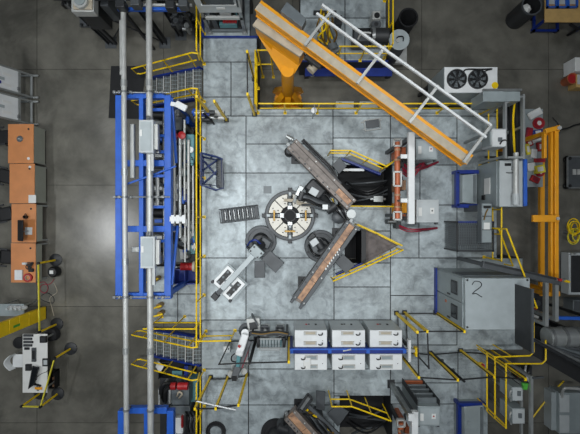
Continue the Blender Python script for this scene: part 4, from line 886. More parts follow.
# ------------------------------------------------------------------ the two long mould beams on pedestals
def mould_beam(lb, pa, pb, wa, z, liner, rail_m, supports):
    A_ = W(*pa, z); B_ = W(*pb, z); d = (B_ - A_).normalized(); n_ = V(-d.y, d.x, 0); Ln = (B_ - A_).length
    t = thing('mould_beam', lb, 'beam', (A_.x, A_.y, P))
    MB().bar(A_ - V(0, 0, .2), B_ - V(0, 0, .2), wa * .98, .22).build('body', M['beam'], t, .01)
    for s in (-1, 1): MB().bar(A_ + n_ * s * (wa / 2 - wa * .14) - V(0, 0, .06), B_ + n_ * s * (wa / 2 - wa * .14) - V(0, 0, .06), wa * .28, .14).build('side_rail', M[rail_m], t, .012)
    for f0, f1, mm in liner:
        a = A_.lerp(B_, f0); b = A_.lerp(B_, f1); n = max(1, int((b - a).length / .55))
        for k in range(n):
            q0 = a.lerp(b, k / n); q1 = a.lerp(b, (k + 1) / n - .012 / (b - a).length); MB().bar(q0 - V(0, 0, .07), q1 - V(0, 0, .07), wa * .42, .08).build('liner_plate', M[mm], t)
    for f_ in (.03, .35, .65, .97):
        for s in (-1, 1): q = A_.lerp(B_, f_) + n_ * s * wa * .36; MB().cyl(q, q + V(0, 0, .03), .022, 8).build('bolt', M['pipe' if s > 0 else 'steel'], t)
    for k in range(9):
        q = A_.lerp(B_, .08 + .1 * k) - n_ * wa * .36; MB().box(q.x - .025, q.y - .025, q.z, q.x + .025, q.y + .025, q.z + .015).build('shim', M['dark'], t)
    for f_, zb in supports:
        q = A_.lerp(B_, f_); m = MB(); m.box(q.x - .11, q.y - .11, zb, q.x + .11, q.y + .11, z - .3); m.box(q.x - .22, q.y - .22, zb, q.x + .22, q.y + .22, zb + .03); m.build('pedestal', M['dark'], t)
    MB().bar(A_ - n_ * wa * .2 - V(0, 0, .14), A_ - n_ * wa * .2 - d * .12 - V(0, 0, .14), .1, .1).build('end_lug', M['steel'], t, .01)
    return t, A_, B_, d, n_
t1, A1, B1, d1, n1 = mould_beam('upper long mould beam of dark steel with a copper patch near its lower end', (291.5, 143.5), (352, 205), .4, 2.5, ((0.02, .74, 'beam'), (.76, .97, 'copper')), 'beam', ((.12, P), (.72, P)))
for k, off in enumerate((.28, .34)):
    MB().tube([A1 + d1 * .15 + n1 * off, A1 + d1 * .7 + n1 * (off + .02) - V(0, 0, .1), A1 + d1 * 1.4 + n1 * (off + .03) - V(0, 0, .15), A1 + d1 * 1.85 + n1 * .2 - V(0, 0, .2)], .03, 7, 5).build('hose', M['black'], t1)
MB().bar(A1 + d1 * .5 + n1 * .23 - V(0, 0, .1), A1 + d1 * 1.9 + n1 * .23 - V(0, 0, .1), .05, .08).build('hose_bracket', M['dark'], t1)
t2, A2, B2, d2, n2 = mould_beam('lower long mould beam with a copper lined channel along its length', (353, 224), (298, 302.5), .44, 2.55, ((.02, .97, 'copper'),), 'slate', ((.16, P), (.85, P)))
for k in range(8): q = A2.lerp(B2, .3 + .035 * k) + n2 * .1; MB().box(q.x - .02, q.y - .03, q.z - .0, q.x + .02, q.y + .03, q.z + .02).build('mark', M['pipe'], t2)
for s in (-1, 1): MB().bar(B2 + n2 * s * .16 - V(0, 0, .1), B2 + n2 * s * .16 + d2 * .14 - V(0, 0, .1), .09, .1).build('end_lug', M['slate'], t2, .01)
t = thing('drive_unit', 'black drive unit with hoses where the two mould beams meet', 'machine', W(338, 212, P))
MB().cyl(W(338, 217, P), W(338, 217, P) + V(0, 0, .7), .2, 18).build('motor', M['black'], t); q = W(338, 217, 1.9); MB().lathe((q.x, q.y, 1.9), [(.19, 0), (.21, .05), (.14, .12), (.06, .14)], 16).build('motor_cap', M['slate'], t)
MB().pbox(338, 206, 348, 216, P, 2.0).build('gear_case', M['dark'], t, .03); MB().pbox(330, 207, 337, 212, P, 1.9).build('valve_block', M['slate'], t, .02)
for k in range(4): MB().tube([W(332 + 3 * k, 205, 1.9), W(336 + 3 * k, 210, 2.25), W(342 + 2 * k, 216 + k, 2.1), W(350, 222, 1.9)], .035, 7, 5).build('hose', M[('black', 'steel')[k % 2]], t)
q = W(351, 214, 2.3); MB().cyl((q.x, q.y, P), (q.x, q.y, 2.3), .1, 14).build('pivot_post', M['steel'], t); MB().cyl((q.x, q.y, 2.3), (q.x, q.y, 2.36), .14, 14).build('pivot_cap', M['alu'], t)
t = thing('splash_guard', 'grey sloping guard plate beside the upper mould beam at the pit edge', 'guard', W(338, 168, P)); m = MB(); m.prism(XY([(332, 165), (340, 157), (347, 166), (339, 174)], 1.9), 1.84, 1.88); m.build('plate', M['slate'], t, .01); q = W(338.5, 165, 1.85); MB().bar((q.x, q.y, P), (q.x, q.y, 1.85), .06).build('post', M['dark'], t)
t = thing('splash_guard', 'grey sloping guard plate beside the lower mould beam above the blue edge', 'guard', W(343, 263, P)); m = MB(); m.prism(XY([(335, 262), (343, 254), (355, 265), (346, 274)], 1.9), 1.84, 1.88); m.build('plate', M['slate'], t, .01); q = W(342, 267.5, 1.85); MB().bar((q.x, q.y, P), (q.x, q.y, 1.85), .06).build('post', M['dark'], t)

# ------------------------------------------------------------------ robots
def robot(name, lb, base, r, joints, radii, cols, zb=P, disc='slate'):
    """base pixel; joints: list of (px, py, z)"""
    q = W(*base, zb); t = thing(name, lb, 'robot', q)
    MB().lathe((q.x, q.y, zb), [(r, 0), (r, .1), (r * .96, .13), (r * .8, .13), (r * .78, .1)], 36).build('base_disc', M[disc], t)
    MB().lathe((q.x, q.y, zb + .1), [(r * .55, 0), (r * .52, .25), (r * .4, .32)], 24).build('turret', M['dark'], t)
    ps = [W(*j) for j in joints]
    MB().cyl((ps[0].x, ps[0].y, zb + .3), ps[0], radii[0] * 1.15, 16).build('shoulder', M[cols[0]], t)
    for i in range(len(ps) - 1):
        d = (ps[i + 1] - ps[i]).normalized(); m = MB(); m.cyl(ps[i] - d * radii[i] * .3, ps[i + 1], radii[i], 14, radii[i] * .78); m.build('arm_link', M[cols[i]], t)
        n_ = d.cross(V(0, 0, 1)).normalized(); MB().cyl(ps[i + 1] - n_ * radii[i] * 1.15, ps[i + 1] + n_ * radii[i] * 1.15, radii[i] * .95, 14).build('joint', M['dark'], t)
    return t, ps
# robot 1: white arm with double gripper
t, ps = robot('handling_robot', 'robot on a dark disc with a pale arm and double white gripper', (261, 241), .52, [(263, 243, 2.0), (256, 251, 2.5)], [.17, .13], ['dark', 'dark'])
ha = W(258, 250, 2.62); hb = W(222, 289, 2.62)
MB().bar(ha, hb, .16, .14).build('arm', M['lidgrey'], t, .012)
d = (hb - ha).normalized(); n_ = V(-d.y, d.x, 0)
MB().bar(ha - d * .08, ha + d * .22, .4, .18).build('arm_head', M['grey'], t, .02)
for s in (-1, 1):
    for k in range(2): q = ha + d * (.0 + .16 * k) + n_ * s * .14 + V(0, 0, .09); MB().cyl(q, q + V(0, 0, .03), .03, 8).build('bolt', M['dark'], t)
    m = MB(); c0 = W(229, 283, 2.5) + n_ * s * .225 + d * (.03 * s); m.bar(c0 - d * .34, c0 + d * .34, .32, .05); g_ = m.build('gripper_plate', M['white'], t, .01)
    MB().bar(c0 - d * .38 + n_ * s * .03 - V(0, 0, .05), c0 + d * .38 + n_ * s * .03 - V(0, 0, .05), .38, .04).build('backing_plate', M['grey'], g_)
    m = MB(); m.bar(c0 - d * .25 + V(0, 0, .02), c0 + d * .25 + V(0, 0, .02), .16, .06); m.build('suction_slot', M['black'], g_)
    for k in range(3): q = c0 + d * (-.2 + .2 * k) + n_ * s * .02 + V(0, 0, .05); MB().box(q.x - .03, q.y - .03, q.z, q.x + .03, q.y + .03, q.z + .04).build('pad', M['midgrey'], g_)
    q = c0 + d * .33 + n_ * s * .16; MB().cyl(q - V(0, 0, .1), q + V(0, 0, .06), .05, 10).build('gripper_pin', M['dark'], t)
MB().bar(W(221, 277, 2.5), W(237, 290, 2.5), .07, .07).build('cross_arm', M['midgrey'], t)
q = W(216.5, 295, 2.6); MB().bar(hb, q, .14, .12).build('tip', M['slate'], t, .01); MB().bar(q - d * .05, q + d * .14, .2, .2).build('tip_block', M['dark'], t, .02)
for pts, lb in (([(254.4, 261), (264.8, 261), (264.8, 277.8), (254.4, 277.8)], 'x'), ([(261, 259.5), (270, 250.5), (284.3, 263), (275.5, 273)], 'y')):
    m = MB(); m.pprism(pts, 1.7, 1.76); o = m.build('guard_plate', M['slate'], t, .01)
    c0 = W(sum(p_[0] for p_ in pts) / 4, sum(p_[1] for p_ in pts) / 4, 1.7); MB().bar((c0.x, c0.y, P), (c0.x, c0.y, 1.71), .08).build('guard_post', M['dark'], t)
MB().pprism([(263, 236), (272, 242), (268, 250), (259, 246)], 1.6, 2.2).build('motor_cover', M['slate'], t, .04)
MB().tube([W(247, 247, 1.9), W(250, 242, 2.3), W(256, 240, 2.4), W(262, 246, 2.3)], .03, 7, 5).build('hose', M['blue_dark'], t); MB().tube([W(246, 244, 1.7), W(249, 248, 2.2), W(256, 246, 2.4)], .025, 7, 5).build('hose', M['black'], t)
# robot 2: reaches over the turntable
t, ps = robot('welding_robot', 'dark robot above right of the turntable with a silver arm reaching over it', (318, 192), .42, [(324, 199, 1.9), (331, 208, 2.2), (301, 196, 2.3)], [.14, .12, .1], ['dark', 'slate', 'steel'], disc='rubber')
MB().bar(W(310, 189.5, 2.1), W(317.5, 194, 2.1), .22, .06).build('cover_plate', M['offwhite'], t, .01); MB().bar(W(308, 183, 1.8), W(322, 196, 1.8), .42, .5).build('body_cover', M['dark'], t, .06)
MB().bar(W(302, 186, 2.3), W(297, 196, 2.3), .17, .16).build('wrist', M['steel'], t, .02); MB().bar(W(298, 194, 2.1), W(294, 202, 2.0), .1, .12).build('tool', M['alu'], t, .01)
for a, b in (((284, 200), (300, 201)), ((297, 203), (315, 206))): MB().bar(W(*a, 1.9), W(*b, 2.0), .09, .09).build('tool_arm', M['dust'], t, .01)
MB().tube([W(330, 206, 2.2), W(318, 205, 2.5), W(308, 200, 2.5), W(299, 200, 2.2)], .04, 7, 6).build('hose', M['black'], t); MB().tube([W(332, 210, 2.2), W(320, 209, 2.4), W(310, 205, 2.4), W(302, 205, 2.1)], .035, 7, 6).build('hose', M['slate'], t)
MB().pbox(322.5, 204.5, 328, 209.5, 2.35, 2.5).build('white_box', M['white'], t, .01)
q = W(325, 207, 2.3); MB().cyl(q - V(0, 0, .1), q + V(0, 0, .1), .06, 10).build('box_mount', M['steel'], t)
# robot 3: on the disc below the turntable
t, ps = robot('welding_robot', 'dark robot on a round disc left of the lower mould beam', (320.5, 246), .54, [(318, 243, 1.9), (324, 251, 2.0)], [.15, .13], ['dark', 'slate'])
m = MB(); m.bar(W(311, 244.5, 2.05), W(317.5, 240, 2.05), .2, .08); m.build('cover_plate', M['offwhite'], t, .01)
MB().bar(W(313, 238, 1.85), W(318, 256, 1.85), .3, .3).build('body_cover', M['slate'], t, .05); MB().bar(W(309, 240, 1.7), W(314, 234, 1.7), .16, .2).build('gear_case', M['dark'], t, .02)
MB().tube([W(309, 245, 1.8), W(313, 253, 2.1), W(322, 256, 2.0), W(327, 250, 1.9)], .035, 7, 5).build('hose', M['black'], t); q = W(316, 243, 1.95); MB().cyl(q - V(0, 0, .2), q + V(0, 0, .03), .09, 12).build('cover_post', M['dark'], t)
for a in (.4, 2.0, 3.6, 5.2): q = W(320.5, 246, P + .13); MB().box(q.x + .46 * math.cos(a) - .03, q.y + .46 * math.sin(a) - .03, P + .12, q.x + .46 * math.cos(a) + .03, q.y + .46 * math.sin(a) + .03, P + .16).build('stop', M['dark'], t)
# bottom robot and third beam
t, ps = robot('welding_robot', 'dark robot on a disc at the bottom edge under the brown beam', (276, 433), .5, [(282, 428, 1.8), (292, 432, 2.0)], [.15, .13], ['dark', 'dark'], disc='rubber')
MB().tube([W(284, 424, 1.9), W(286, 414, 2.3), W(291, 412, 2.3), W(294, 416, 2.2)], .05, 8, 5).build('hose', M['black'], t)
tb, A3, B3, d3, n3 = mould_beam('short brown mould beam cut off by the bottom edge', (290, 415), (320, 448), .46, 2.6, ((.0, .95, 'copper'),), 'beam', ((.4, P),))
t = thing('tool_carriage', 'black carriage with brass fittings and a slotted bracket beside the brown beam, bottom', 'carriage', W(318, 420, P))
MB().bar(W(304, 408, 2.2), W(338, 440, 2.2), .3, .3).build('carriage_beam', M['dark'], t, .02); MB().bar(W(309, 406, 2.4), W(342, 438, 2.4), .1, .1).build('rail', M['slate'], t)
m = MB(); m.bar(W(298, 409, 2.5), W(308, 394, 2.5), .06, .1); m.bar(W(303, 411.5, 2.5), W(312, 399, 2.5), .06, .1); m.bar(W(308, 394, 2.5), W(312, 399, 2.5), .06, .1); m.bar(W(298, 409, 2.5), W(303, 411.5, 2.5), .06, .1); m.build('bracket_frame', M['dark'], t)
MB().bar(W(301, 409, 2.52), W(309, 397.5, 2.52), .09, .04).build('bracket_plate', M['steel'], t)
for k in range(8): q = W(306 + 3.6 * k + (k % 3), 410 + 3.2 * k, 2.4); MB().cyl(q - V(.05, 0, .05), q + V(.05, .02, .05), .035, 8).build('fitting', M['brass' if k % 2 else 'yellow'], t)
for k in range(5): MB().tube([W(300 + 3 * k, 413, 2.2), W(308 + 4 * k, 416 + 2 * k, 2.5), W(316 + 4 * k, 428 + k, 2.4), W(325 + 3 * k, 438, 2.2)], .03, 7, 5).build('hose', M[('black', 'slate')[k % 2]], t)
q = W(320, 424, 2.1); MB().box(q.x - .12, q.y - .12, P, q.x + .12, q.y + .12, 2.1).build('pedestal', M['dark'], t)
for lb, pts in (('upright dark guard plate above the brass fittings near the bottom pit', [(316, 391), (325.5, 392), (324.5, 411), (316, 409)]), ('tilted grey guard plate left of the bottom pit', [(327, 414), (338, 405), (349, 412), (338, 427)])):
    m = MB(); m.prism(XY(pts, 1.9), 1.84, 1.9); c0 = W(sum(p_[0] for p_ in pts) / 4, sum(p_[1] for p_ in pts) / 4, 1.84); t = thing('splash_guard', lb, 'guard', (c0.x, c0.y, P)); m.build('plate', M['slate'], t, .01); zb = P if 'upright' in lb else .1; MB().bar((c0.x, c0.y, zb), (c0.x, c0.y, 1.85), .07).build('post', M['dark'], t)

# ================================================================== SIX CABINETS BELOW THE CENTRE
ZC = 2.34
cols = ((294.6, 327.2), (332, 365.2), (369.7, 402.2))
order = ('left', 'middle', 'right')
for r in range(2):
    y0, y1 = ((330, 347.2), (353.8, 370))[r]
    for k, (x0, x1) in enumerate(cols):
        a = W(x0, y0, ZC); b = W(x1, y1, ZC)
        t = thing('control_cabinet', '%s pale grey cabinet in the %s row of the block of six' % (order[k], ('upper', 'lower')[r]), 'cabinet', ((a.x + b.x) / 2, (a.y + b.y) / 2, P), 'pale grey cabinets in two rows')
        MB().box(a.x, a.y, P, b.x, b.y, ZC).build('body', M['offwhite'], t, .012)
        MB().box(a.x + .01, a.y - .01, ZC, b.x - .01, b.y + .01, ZC + .012).build('top_cover', M['white'], t, .004)
        s = W(0, 0, ZC); u = (HC - ZC) / F
        vents = ((9, 1.3, 22, 5), (9, 11, 22, 15)) if r == 0 else ((10, 1.4, 23, 6), (10, 10.5, 23, 14.5))
        for (vx0, vy0, vx1, vy1) in vents:
            X0, X1 = a.x + vx0 * u, a.x + vx1 * u; Y0, Y1 = a.y - vy0 * u, a.y - vy1 * u
            v_ = MB().box(X0, Y0, ZC + .011, X1, Y1, ZC + .03).build('hatch', M['pipe'], t, .004)
            MB().box(X0 + .06, Y0 - .025, ZC + .029, X1 - .04, Y1 + .03, ZC + .034).build('hatch_plate', M['dust' if r == 0 else 'grey'], v_)
            MB().box(X0 + .0, Y0 - .004, ZC + .03, X1, Y0 - .012, ZC + .035).build('hatch_edge', M['brass'], v_)
            hx = X1 + .06 if r == 0 else X0 - .1
            MB().tube([(hx, (Y0 + Y1) / 2 - .03, ZC + .012), (hx + .02, (Y0 + Y1) / 2 - .04, ZC + .07), (hx + .1, (Y0 + Y1) / 2 - .03, ZC + .07), (hx + .11, (Y0 + Y1) / 2 + .03, ZC + .05)], .016, 6, 4).build('handle', M['black'], t)
        if r == 0:
            for dx, hh in ((.38, .06), (.46, .04), (.68, .1)):
                MB().box(a.x + dx - .03, a.y - .01, 1.7, a.x + dx + .03, a.y + .02, 1.7 + hh).build('switch', M['red' if dx == .38 and k != 1 else 'dark'], t)
        MB().cyl((b.x - .14, b.y + .2, ZC + .01), (b.x - .14, b.y + .2, ZC + .016), .014, 8).build('lock', M['dark'], t)
a = W(295, 353.8, ZC)
t = thing('paper_packet', 'white packet lying on the left cabinet of the lower row', 'packet', W(305, 363, ZC + .035)); MB().pbox(303.5, 358, 310.5, 369, ZC + .036, ZC + .06).build('packet', M['paper'], t, .006); MB().pbox(305, 360, 309, 362, ZC + .058, ZC + .066).build('flap', M['white'], t)
t = thing('cable_rail', 'blue beam running between the two rows of pale cabinets', 'beam', W(290, 350, ZC))
m = MB(); m.bar(W(289.5, 350.3, 2.42), W(405, 350.3, 2.42), .17, .1); m.build('beam', M['blue_dark'], t, .01)
MB().bar(W(291, 349.2, 2.49), W(404, 349.2, 2.49), .04, .04).build('upper_lip', M['blue'], t)
for x in (291.5, 329.5, 367.5, 403.8): q = W(x, 350.3, 2.4); MB().box(q.x - .045, q.y - .07, P, q.x + .045, q.y + .07, 2.42).build('post', M['blue_dark'], t); MB().box(q.x - .05, q.y - .06, 2.47, q.x + .05, q.y + .06, 2.5).build('joint_plate', M['blue'], t)
q = W(347, 350, 2.48); MB().bar((q.x - .12, q.y - .02, 2.49), (q.x + .12, q.y + .03, 2.5), .04, .03).build('tag_plate', M['pipe'], t)
t = thing('cabinet_bracket', 'silver coupling with yellow knob at the right end of the blue cabinet beam', 'coupling', W(410, 350, 2.4))
MB().bar(W(406, 350.5, 2.4), W(416, 350.5, 2.4), .1, .1).build('shaft', M['alu'], t, .01); MB().pbox(408.5, 340, 411, 362, 2.36, 2.5).build('plate', M['white'], t); MB().pbox(415.5, 348, 419, 357, 2.3, 2.5).build('knob', M['yellow'], t, .01)
q = W(412, 350.5, 2.3); MB().bar((q.x, q.y, P), (q.x, q.y, 2.36), .07).build('post', M['dark'], t)
# guard fences right of the cabinets
fence_panel('fence panel with two yellow posts nearest the upper right corner of the six cabinets', (396.3, 313), (404.5, 312.5))
fence_panel('long fence panel running right from the cabinets to the numbered cabinet', (404.5, 312.5), (435.6, 312.5), posts=(False, True))
fence_panel('fence panel running down the right side of the six cabinets', (396.5, 313.5), (397.5, 351), posts=(False, True))
fence_panel('short inner fence panel running down beside a black cable', (404.7, 313), (406, 344), posts=(False, False))
fence_panel('fence panel along the lower right of the six cabinets with a thick yellow post', (397.8, 351), (430, 353), posts=(False, True))
fence_panel('fence panel between the thick yellow post and the next yellow post, lower right', (430, 353), (460.5, 350.5), posts=(False, True))
fence_panel('fence panel at the lower right platform edge beside the yellow bars', (460.5, 350.5), (486.5, 352.5), posts=(False, True))
t = thing('cable_conduit', 'black conduit strapped along the thick yellow fence post', 'conduit', W(430, 352, P))
MB().tube([W(431.8, 352.2, P + .02), W(440, 360, 2.0), W(464.5, 381.5, 3.33)], .035, 7).build('conduit', M['black'], t)
for z in (1.9, 2.6): a = W(431.8, 352.2, P + .02); f_ = (z - P) / 2.1; b = a.lerp(W(464.5, 381.5, 3.33), f_); MB().box(b.x - .06, b.y - .05, b.z - .04, b.x + .06, b.y + .05, b.z + .04).build('clip', M['slate'], t)
for i, (x, y) in enumerate(((452, 325), (480, 360))):
    t = thing('emergency_stop', ('red emergency stop on the fence post left of the numbered cabinet', 'red emergency stop on the fence at the lower right corner')[i], 'button', W(x, y, 2.3), 'red emergency stops on the fence')
    pa = W(435.6, 312.5, P) if i == 0 else W(460.5, 350.5, P); zz = 2.35
    m = MB(); m.box(pa.x + .03, pa.y - .05, zz, pa.x + .13, pa.y + .05, zz + .16); m.build('box', M['yellow'], t, .006); MB().cyl((pa.x + .08, pa.y, zz + .16), (pa.x + .08, pa.y, zz + .2), .06, 14).build('mushroom', M['red'], t)
# fences on the left
fence_panel('fence panel with two yellow posts below the white forearm robot', (228, 377), (247, 374))
fence_panel('fence panel with a yellow post beside the lower stairs landing', (210.7, 377), (228, 377), posts=(True, False))
fence_panel('fence panel with a yellow post left of the blue cabinet beam', (256, 338.8), (289, 338), pcol='yellow', posts=(False, True))
fence_panel('fence panel with a black post beside the conveyor drive', (230, 340), (256, 338.8), pcol='wire', posts=(False, True))
# forearm robot and conveyor between stairs and cabinets
t = thing('paint_robot', 'white forearm robot standing upright beside a dark grey arm, left of the cabinets', 'robot', W(243, 335, P))
q = W(246, 330, P); MB().lathe((q.x, q.y, P), [(.24, 0), (.24, .06), (.15, .1), (.13, .4)], 20).build('base', M['slate'], t)
MB().cyl((q.x, q.y, 1.5), W(245, 333, 2.0), .12, 14).build('shoulder', M['white'], t)
MB().bar(W(245.5, 334, 2.05), W(238.5, 356, 2.3), .24, .22).build('forearm', M['white'], t, .04)
MB().bar(W(249, 340, 1.95), W(237, 371, 2.15), .2, .2).build('lower_arm', M['slate'], t, .02)
MB().bar(W(238, 366, 2.15), W(234.5, 378, 2.2), .22, .18).build('tool_mount', M['slate'], t, .02); q = W(234.3, 378.5, 2.3); MB().box(q.x - .07, q.y - .07, 2.2, q.x + .07, q.y + .07, 2.32).build('tool_port', M['black'], t)
MB().bar(W(239, 354, 2.3), W(238, 366, 2.2), .12, .12).build('wrist', M['teal'], t, .02); MB().bar(W(238.2, 345.5, 2.36), W(240.5, 347, 2.36), .07, .05).build('red_mark', M['red'], t)
MB().tube([W(238, 352, 2.3), W(232, 356, 2.4), W(232, 361, 2.3), W(237, 362, 2.25)], .02, 7, 5).build('cable', M['black'], t); MB().tube([W(251, 341, 2.0), W(247, 354, 2.1), W(242, 368, 2.2)], .02, 6, 4).build('cable', M['crimson'], t)
for x, y in ((231, 374), (244, 371)): q = W(x, y, 1.9); m = MB(); m.lathe((q.x, q.y, P), [(.1, 0), (.1, .02), (.04, .04), (.04, .6), (.12, .64), (.1, .74)], 12); m.build('dress_pack_stand', M['pipe'], t)
t = thing('control_box', 'small white box on the deck left of the white forearm robot', 'box', W(226, 349, P)); a = W(223, 346, 1.6); b = W(230, 353, 1.6); MB().box(a.x, a.y, P, b.x, b.y, 1.6).build('body', M['offwhite'], t, .015); MB().box(a.x + .05, a.y - .04, 1.6, a.x + .13, b.y + .05, 1.615).build('door', M['white'], t); MB().box(b.x - .06, a.y - .06, 1.6, b.x - .03, a.y - .12, 1.62).build('latch', M['dark'], t)
t = thing('conveyor', 'short conveyor with teal rollers left of the six cabinets', 'conveyor', W(270, 342, P))
MB().pbox(258, 339, 281.5, 347, 1.6, 1.7).build('bed', M['teal'], t, .01)
for k in range(7): MB().cyl(W(261 + 3 * k, 339.5, 1.74), W(261 + 3 * k, 346.5, 1.74), .045, 10).build('roller', M['grey'], t)
for y in (338.3, 347.5): MB().bar(W(258, y, 1.72), W(281.5, y, 1.72), .05, .14).build('side_rail', M['alu'], t)
MB().pbox(260, 347.8, 280, 351, 1.35, 1.55).build('drive_cover', M['offwhite'], t, .02)
for x in (259.5, 280): 
    for y in (339.5, 347): q = W(x, y, 1.6); MB().box(q.x - .04, q.y - .04, P, q.x + .04, q.y + .04, 1.6).build('leg', M['slate'], t)
MB().pbox(261.5, 347.8, 278.5, 350.5, P, 1.36).build('drive_base', M['dark'], t)
for x in (256.5, 282.5): MB().pbox(x, 338, x + 3, 348, P, 1.85).build('end_housing', M['dark'], t, .03)
for k in range(2):
    x = 262 + k * 15; m = MB(); m.bar(W(x, 327, 1.8), W(x, 336, 1.8), .1, .1); m.bar(W(x, 327, 1.8), W(x + 6, 327, 1.8), .1, .1); m.bar(W(x + 6, 327, 1.8), W(x + 6, 336, 1.8), .1, .1); m.build('guide_loop', M['slate'], t); q = W(x + 3, 331, 1.6); MB().box(q.x - .14, q.y - .12, P, q.x + .14, q.y + .12, 1.76).build('guide_block', M['pipe'], t, .02)
t = thing('hose_rail', 'dark rail with hoses reaching from the white forearm robot to the cabinets', 'rail', W(270, 333, 2.1)); MB().bar(W(250, 333, 2.15), W(289, 333.5, 2.15), .1, .12).build('rail', M['dark'], t)
for k in range(3): MB().tube([W(252, 332 + k, 2.25), W(262, 333 + k, 2.32), W(276, 331 + k, 2.3), W(288, 333 + k, 2.25)], .025, 7, 5).build('hose', M[('black', 'brass', 'slate')[k]], t)
for x in (252, 287): q = W(x, 333.4, 2.1); MB().bar((q.x, q.y, P), (q.x, q.y, 2.1), .07).build('post', M['dark'], t)
t = thing('hopper', 'pale grey flanged hopper above the conveyor, left of the cabinets', 'hopper', W(252, 325, P)); MB().prism(XY([(248, 322), (258, 321), (259, 330), (249, 331)], 1.9), P, 1.8, XY([(246, 320), (259, 319), (260, 332), (248, 333)], 1.9)).build('bin', M['pipe'], t); MB().pprism([(249, 323), (257, 322), (258, 329), (250, 330)], 1.78, 1.82).build('opening', M['dark'], t); MB().tube([W(254, 320, 1.5), W(252, 314, 1.7), W(258, 326, 1.9)], .03, 7, 4).build('hose', M['slate'], t)
# ================================================================== BUSBAR STATIONS (right of the pits)
def station(lb, dx, dy, full=True):
    o = lambda x, y: (x + dx, y + dy)
    t = thing('busbar_station', lb, 'station', W(*o(392, 150), P))
    zb = 2.5; zt = 3.1
    a, b = W(*o(397.3, 142), zb), W(*o(397.3, 219), zb)
    m = MB(); m.cyl(a, b, .085, 16); m.build('busbar', M['rust'], t)
    for y0, y1 in ((139.5, 146), (172, 186), (212, 219.5)):
        for s, (p0, p1) in enumerate((((393.6, y0), (400.8, y0)), ((393.6, y1), (400.8, y1)), ((393.6, y0), (393.6, y1)), ((400.8, y0), (400.8, y1)))):
            pass
        m = MB()
        for p0, p1 in (((393.6, y0), (400.8, y0)), ((393.6, y1), (400.8, y1)), ((393.6, y0), (393.6, y1)), ((400.8, y0), (400.8, y1))): m.bar(W(*o(*p0), zb + .1), W(*o(*p1), zb + .1), .045, .1)
        m.build('clamp_frame', M['pipe'], t)
    for y in (150, 160, 195, 207): q = W(*o(397.3, y), zb); MB().cyl(q + V(0, .03, 0), q - V(0, .03, 0), .1, 14).build('collar', M['copper'], t)
    for x0, y0, x1, y1, m_ in ((401.5, 147, 406, 155, 'rust'), (402, 202, 407, 213, 'orange'), (402, 180, 406, 190, 'copper'), (401, 214, 406, 219, 'rust')):
        q0 = W(*o(x0, y0), 2.4); q1 = W(*o(x1, y1), 2.4); MB().box(q0.x, q0.y, P, q1.x, q1.y, 2.4).build('terminal_block', M[m_], t, .015)
    wa, wb = W(*o(411.7, 132), zt), W(*o(411.7, 224), zt)
    MB().box(wa.x - .09, wa.y, zt - .14, wa.x + .09, wb.y, zt).build('white_beam', M['white'], t, .01)
    for y in (156.5, 200.5): MB().bar(W(*o(400.5, y), 2.95), W(*o(410, y), 2.95), .12, .08).build('bracket', M['white'], t, .01)
    for y in (156.5, 200.5): q0 = W(*o(401, y), 2.9); MB().bar((q0.x, q0.y, zb), (q0.x, q0.y, 2.95), .06).build('bracket_drop', M['steel'], t)
    for f_ in (.06, .94): q = wa.lerp(wb, f_); MB().box(q.x - .06, q.y - .06, P, q.x + .06, q.y + .06, zt - .14).build('post', M['slate'], t)
    for f_ in (.05, .95): q = a.lerp(b, f_); MB().box(q.x - .05, q.y - .05, P, q.x + .05, q.y + .05, zb - .06).build('post', M['dark'], t)
    for f_ in (.2, .45, .75): q = a.lerp(b, f_); MB().tube([q - V(0, 0, .08), q + V(.2, .05, -.3), q + V(.35, 0, -.7), q + V(.5, .05, -1.28)], .03, 7, 5).build('cable', M['dark'], t)
    return t
station('orange brown busbars with white clamps under a white beam, by the upper pit', 0, 0)
station('second busbar station with white beam, cut by the bottom edge', 3.5, 280)
def eq_box(lb, x0, y0, x1, y1, m_, z=2.4, stk=True):
    t = thing('transformer_box', lb, 'box', W((x0 + x1) / 2, (y0 + y1) / 2, P)); a = W(x0, y0, z); b = W(x1, y1, z)
    MB().box(a.x, a.y, P, b.x, b.y, z).build('body', M[m_], t, .015)
    MB().box(a.x + .05, a.y - .05, z - .005, b.x - .05, b.y + .05, z + .012).build('lid', M['offwhite' if m_ != 'grey' else 'lidgrey'], t, .004)
    u = (HC - z) / F; w_ = b.x - a.x; h_ = a.y - b.y
    MB().box(a.x + .06, a.y - h_ * .35, z + .011, a.x + .16, a.y - h_ * .72, z + .018).build('label_plate', M['paper'], t)
    MB().box(a.x + w_ * .6, a.y - h_ * .36, z + .011, a.x + w_ * .78, a.y - h_ * .62, z + .018).build('label_plate', M['paper'], t); MB().cyl((a.x + w_ * .69, a.y - h_ * .49, z + .017), (a.x + w_ * .69, a.y - h_ * .49, z + .021), .025, 10).build('mark', M['red' if m_ == 'grey' else 'dark'], t)
    for x in (a.x + .04, b.x - .04): MB().box(x - .03, b.y - .06, z - .2, x + .03, b.y, z - .05).build('bracket', M['slate'], t)
    return t
eq_box('grey transformer box with a red dotted label beside the white beam, upper one', 416, 139, 437.5, 159.5, 'grey')
eq_box('white transformer box beside the lower half of the white beam, below the grey one', 416.5, 199.5, 439, 222.5, 'offwhite')
tb = eq_box('grey transformer box on a louvred cabinet at the bottom, right of the stepped louvres', 418, 406.5, 440.5, 426, 'grey', 2.8)
for k in range(5):
    a = W(418.5, 406.5, 2.8); z = 1.3 + k * .3; MB().box(a.x, a.y - .01, z, a.x + .62, a.y + .14, z + .06).build('louvre', M['midgrey' if k else 'rust'], tb, .01)
a = W(418.5, 406.5, 2.8)
for x in (a.x - .02, a.x + .62): MB().box(x, a.y - .01, P, x + .03, a.y + .16, 2.75).build('louvre_side', M['dark'], tb)
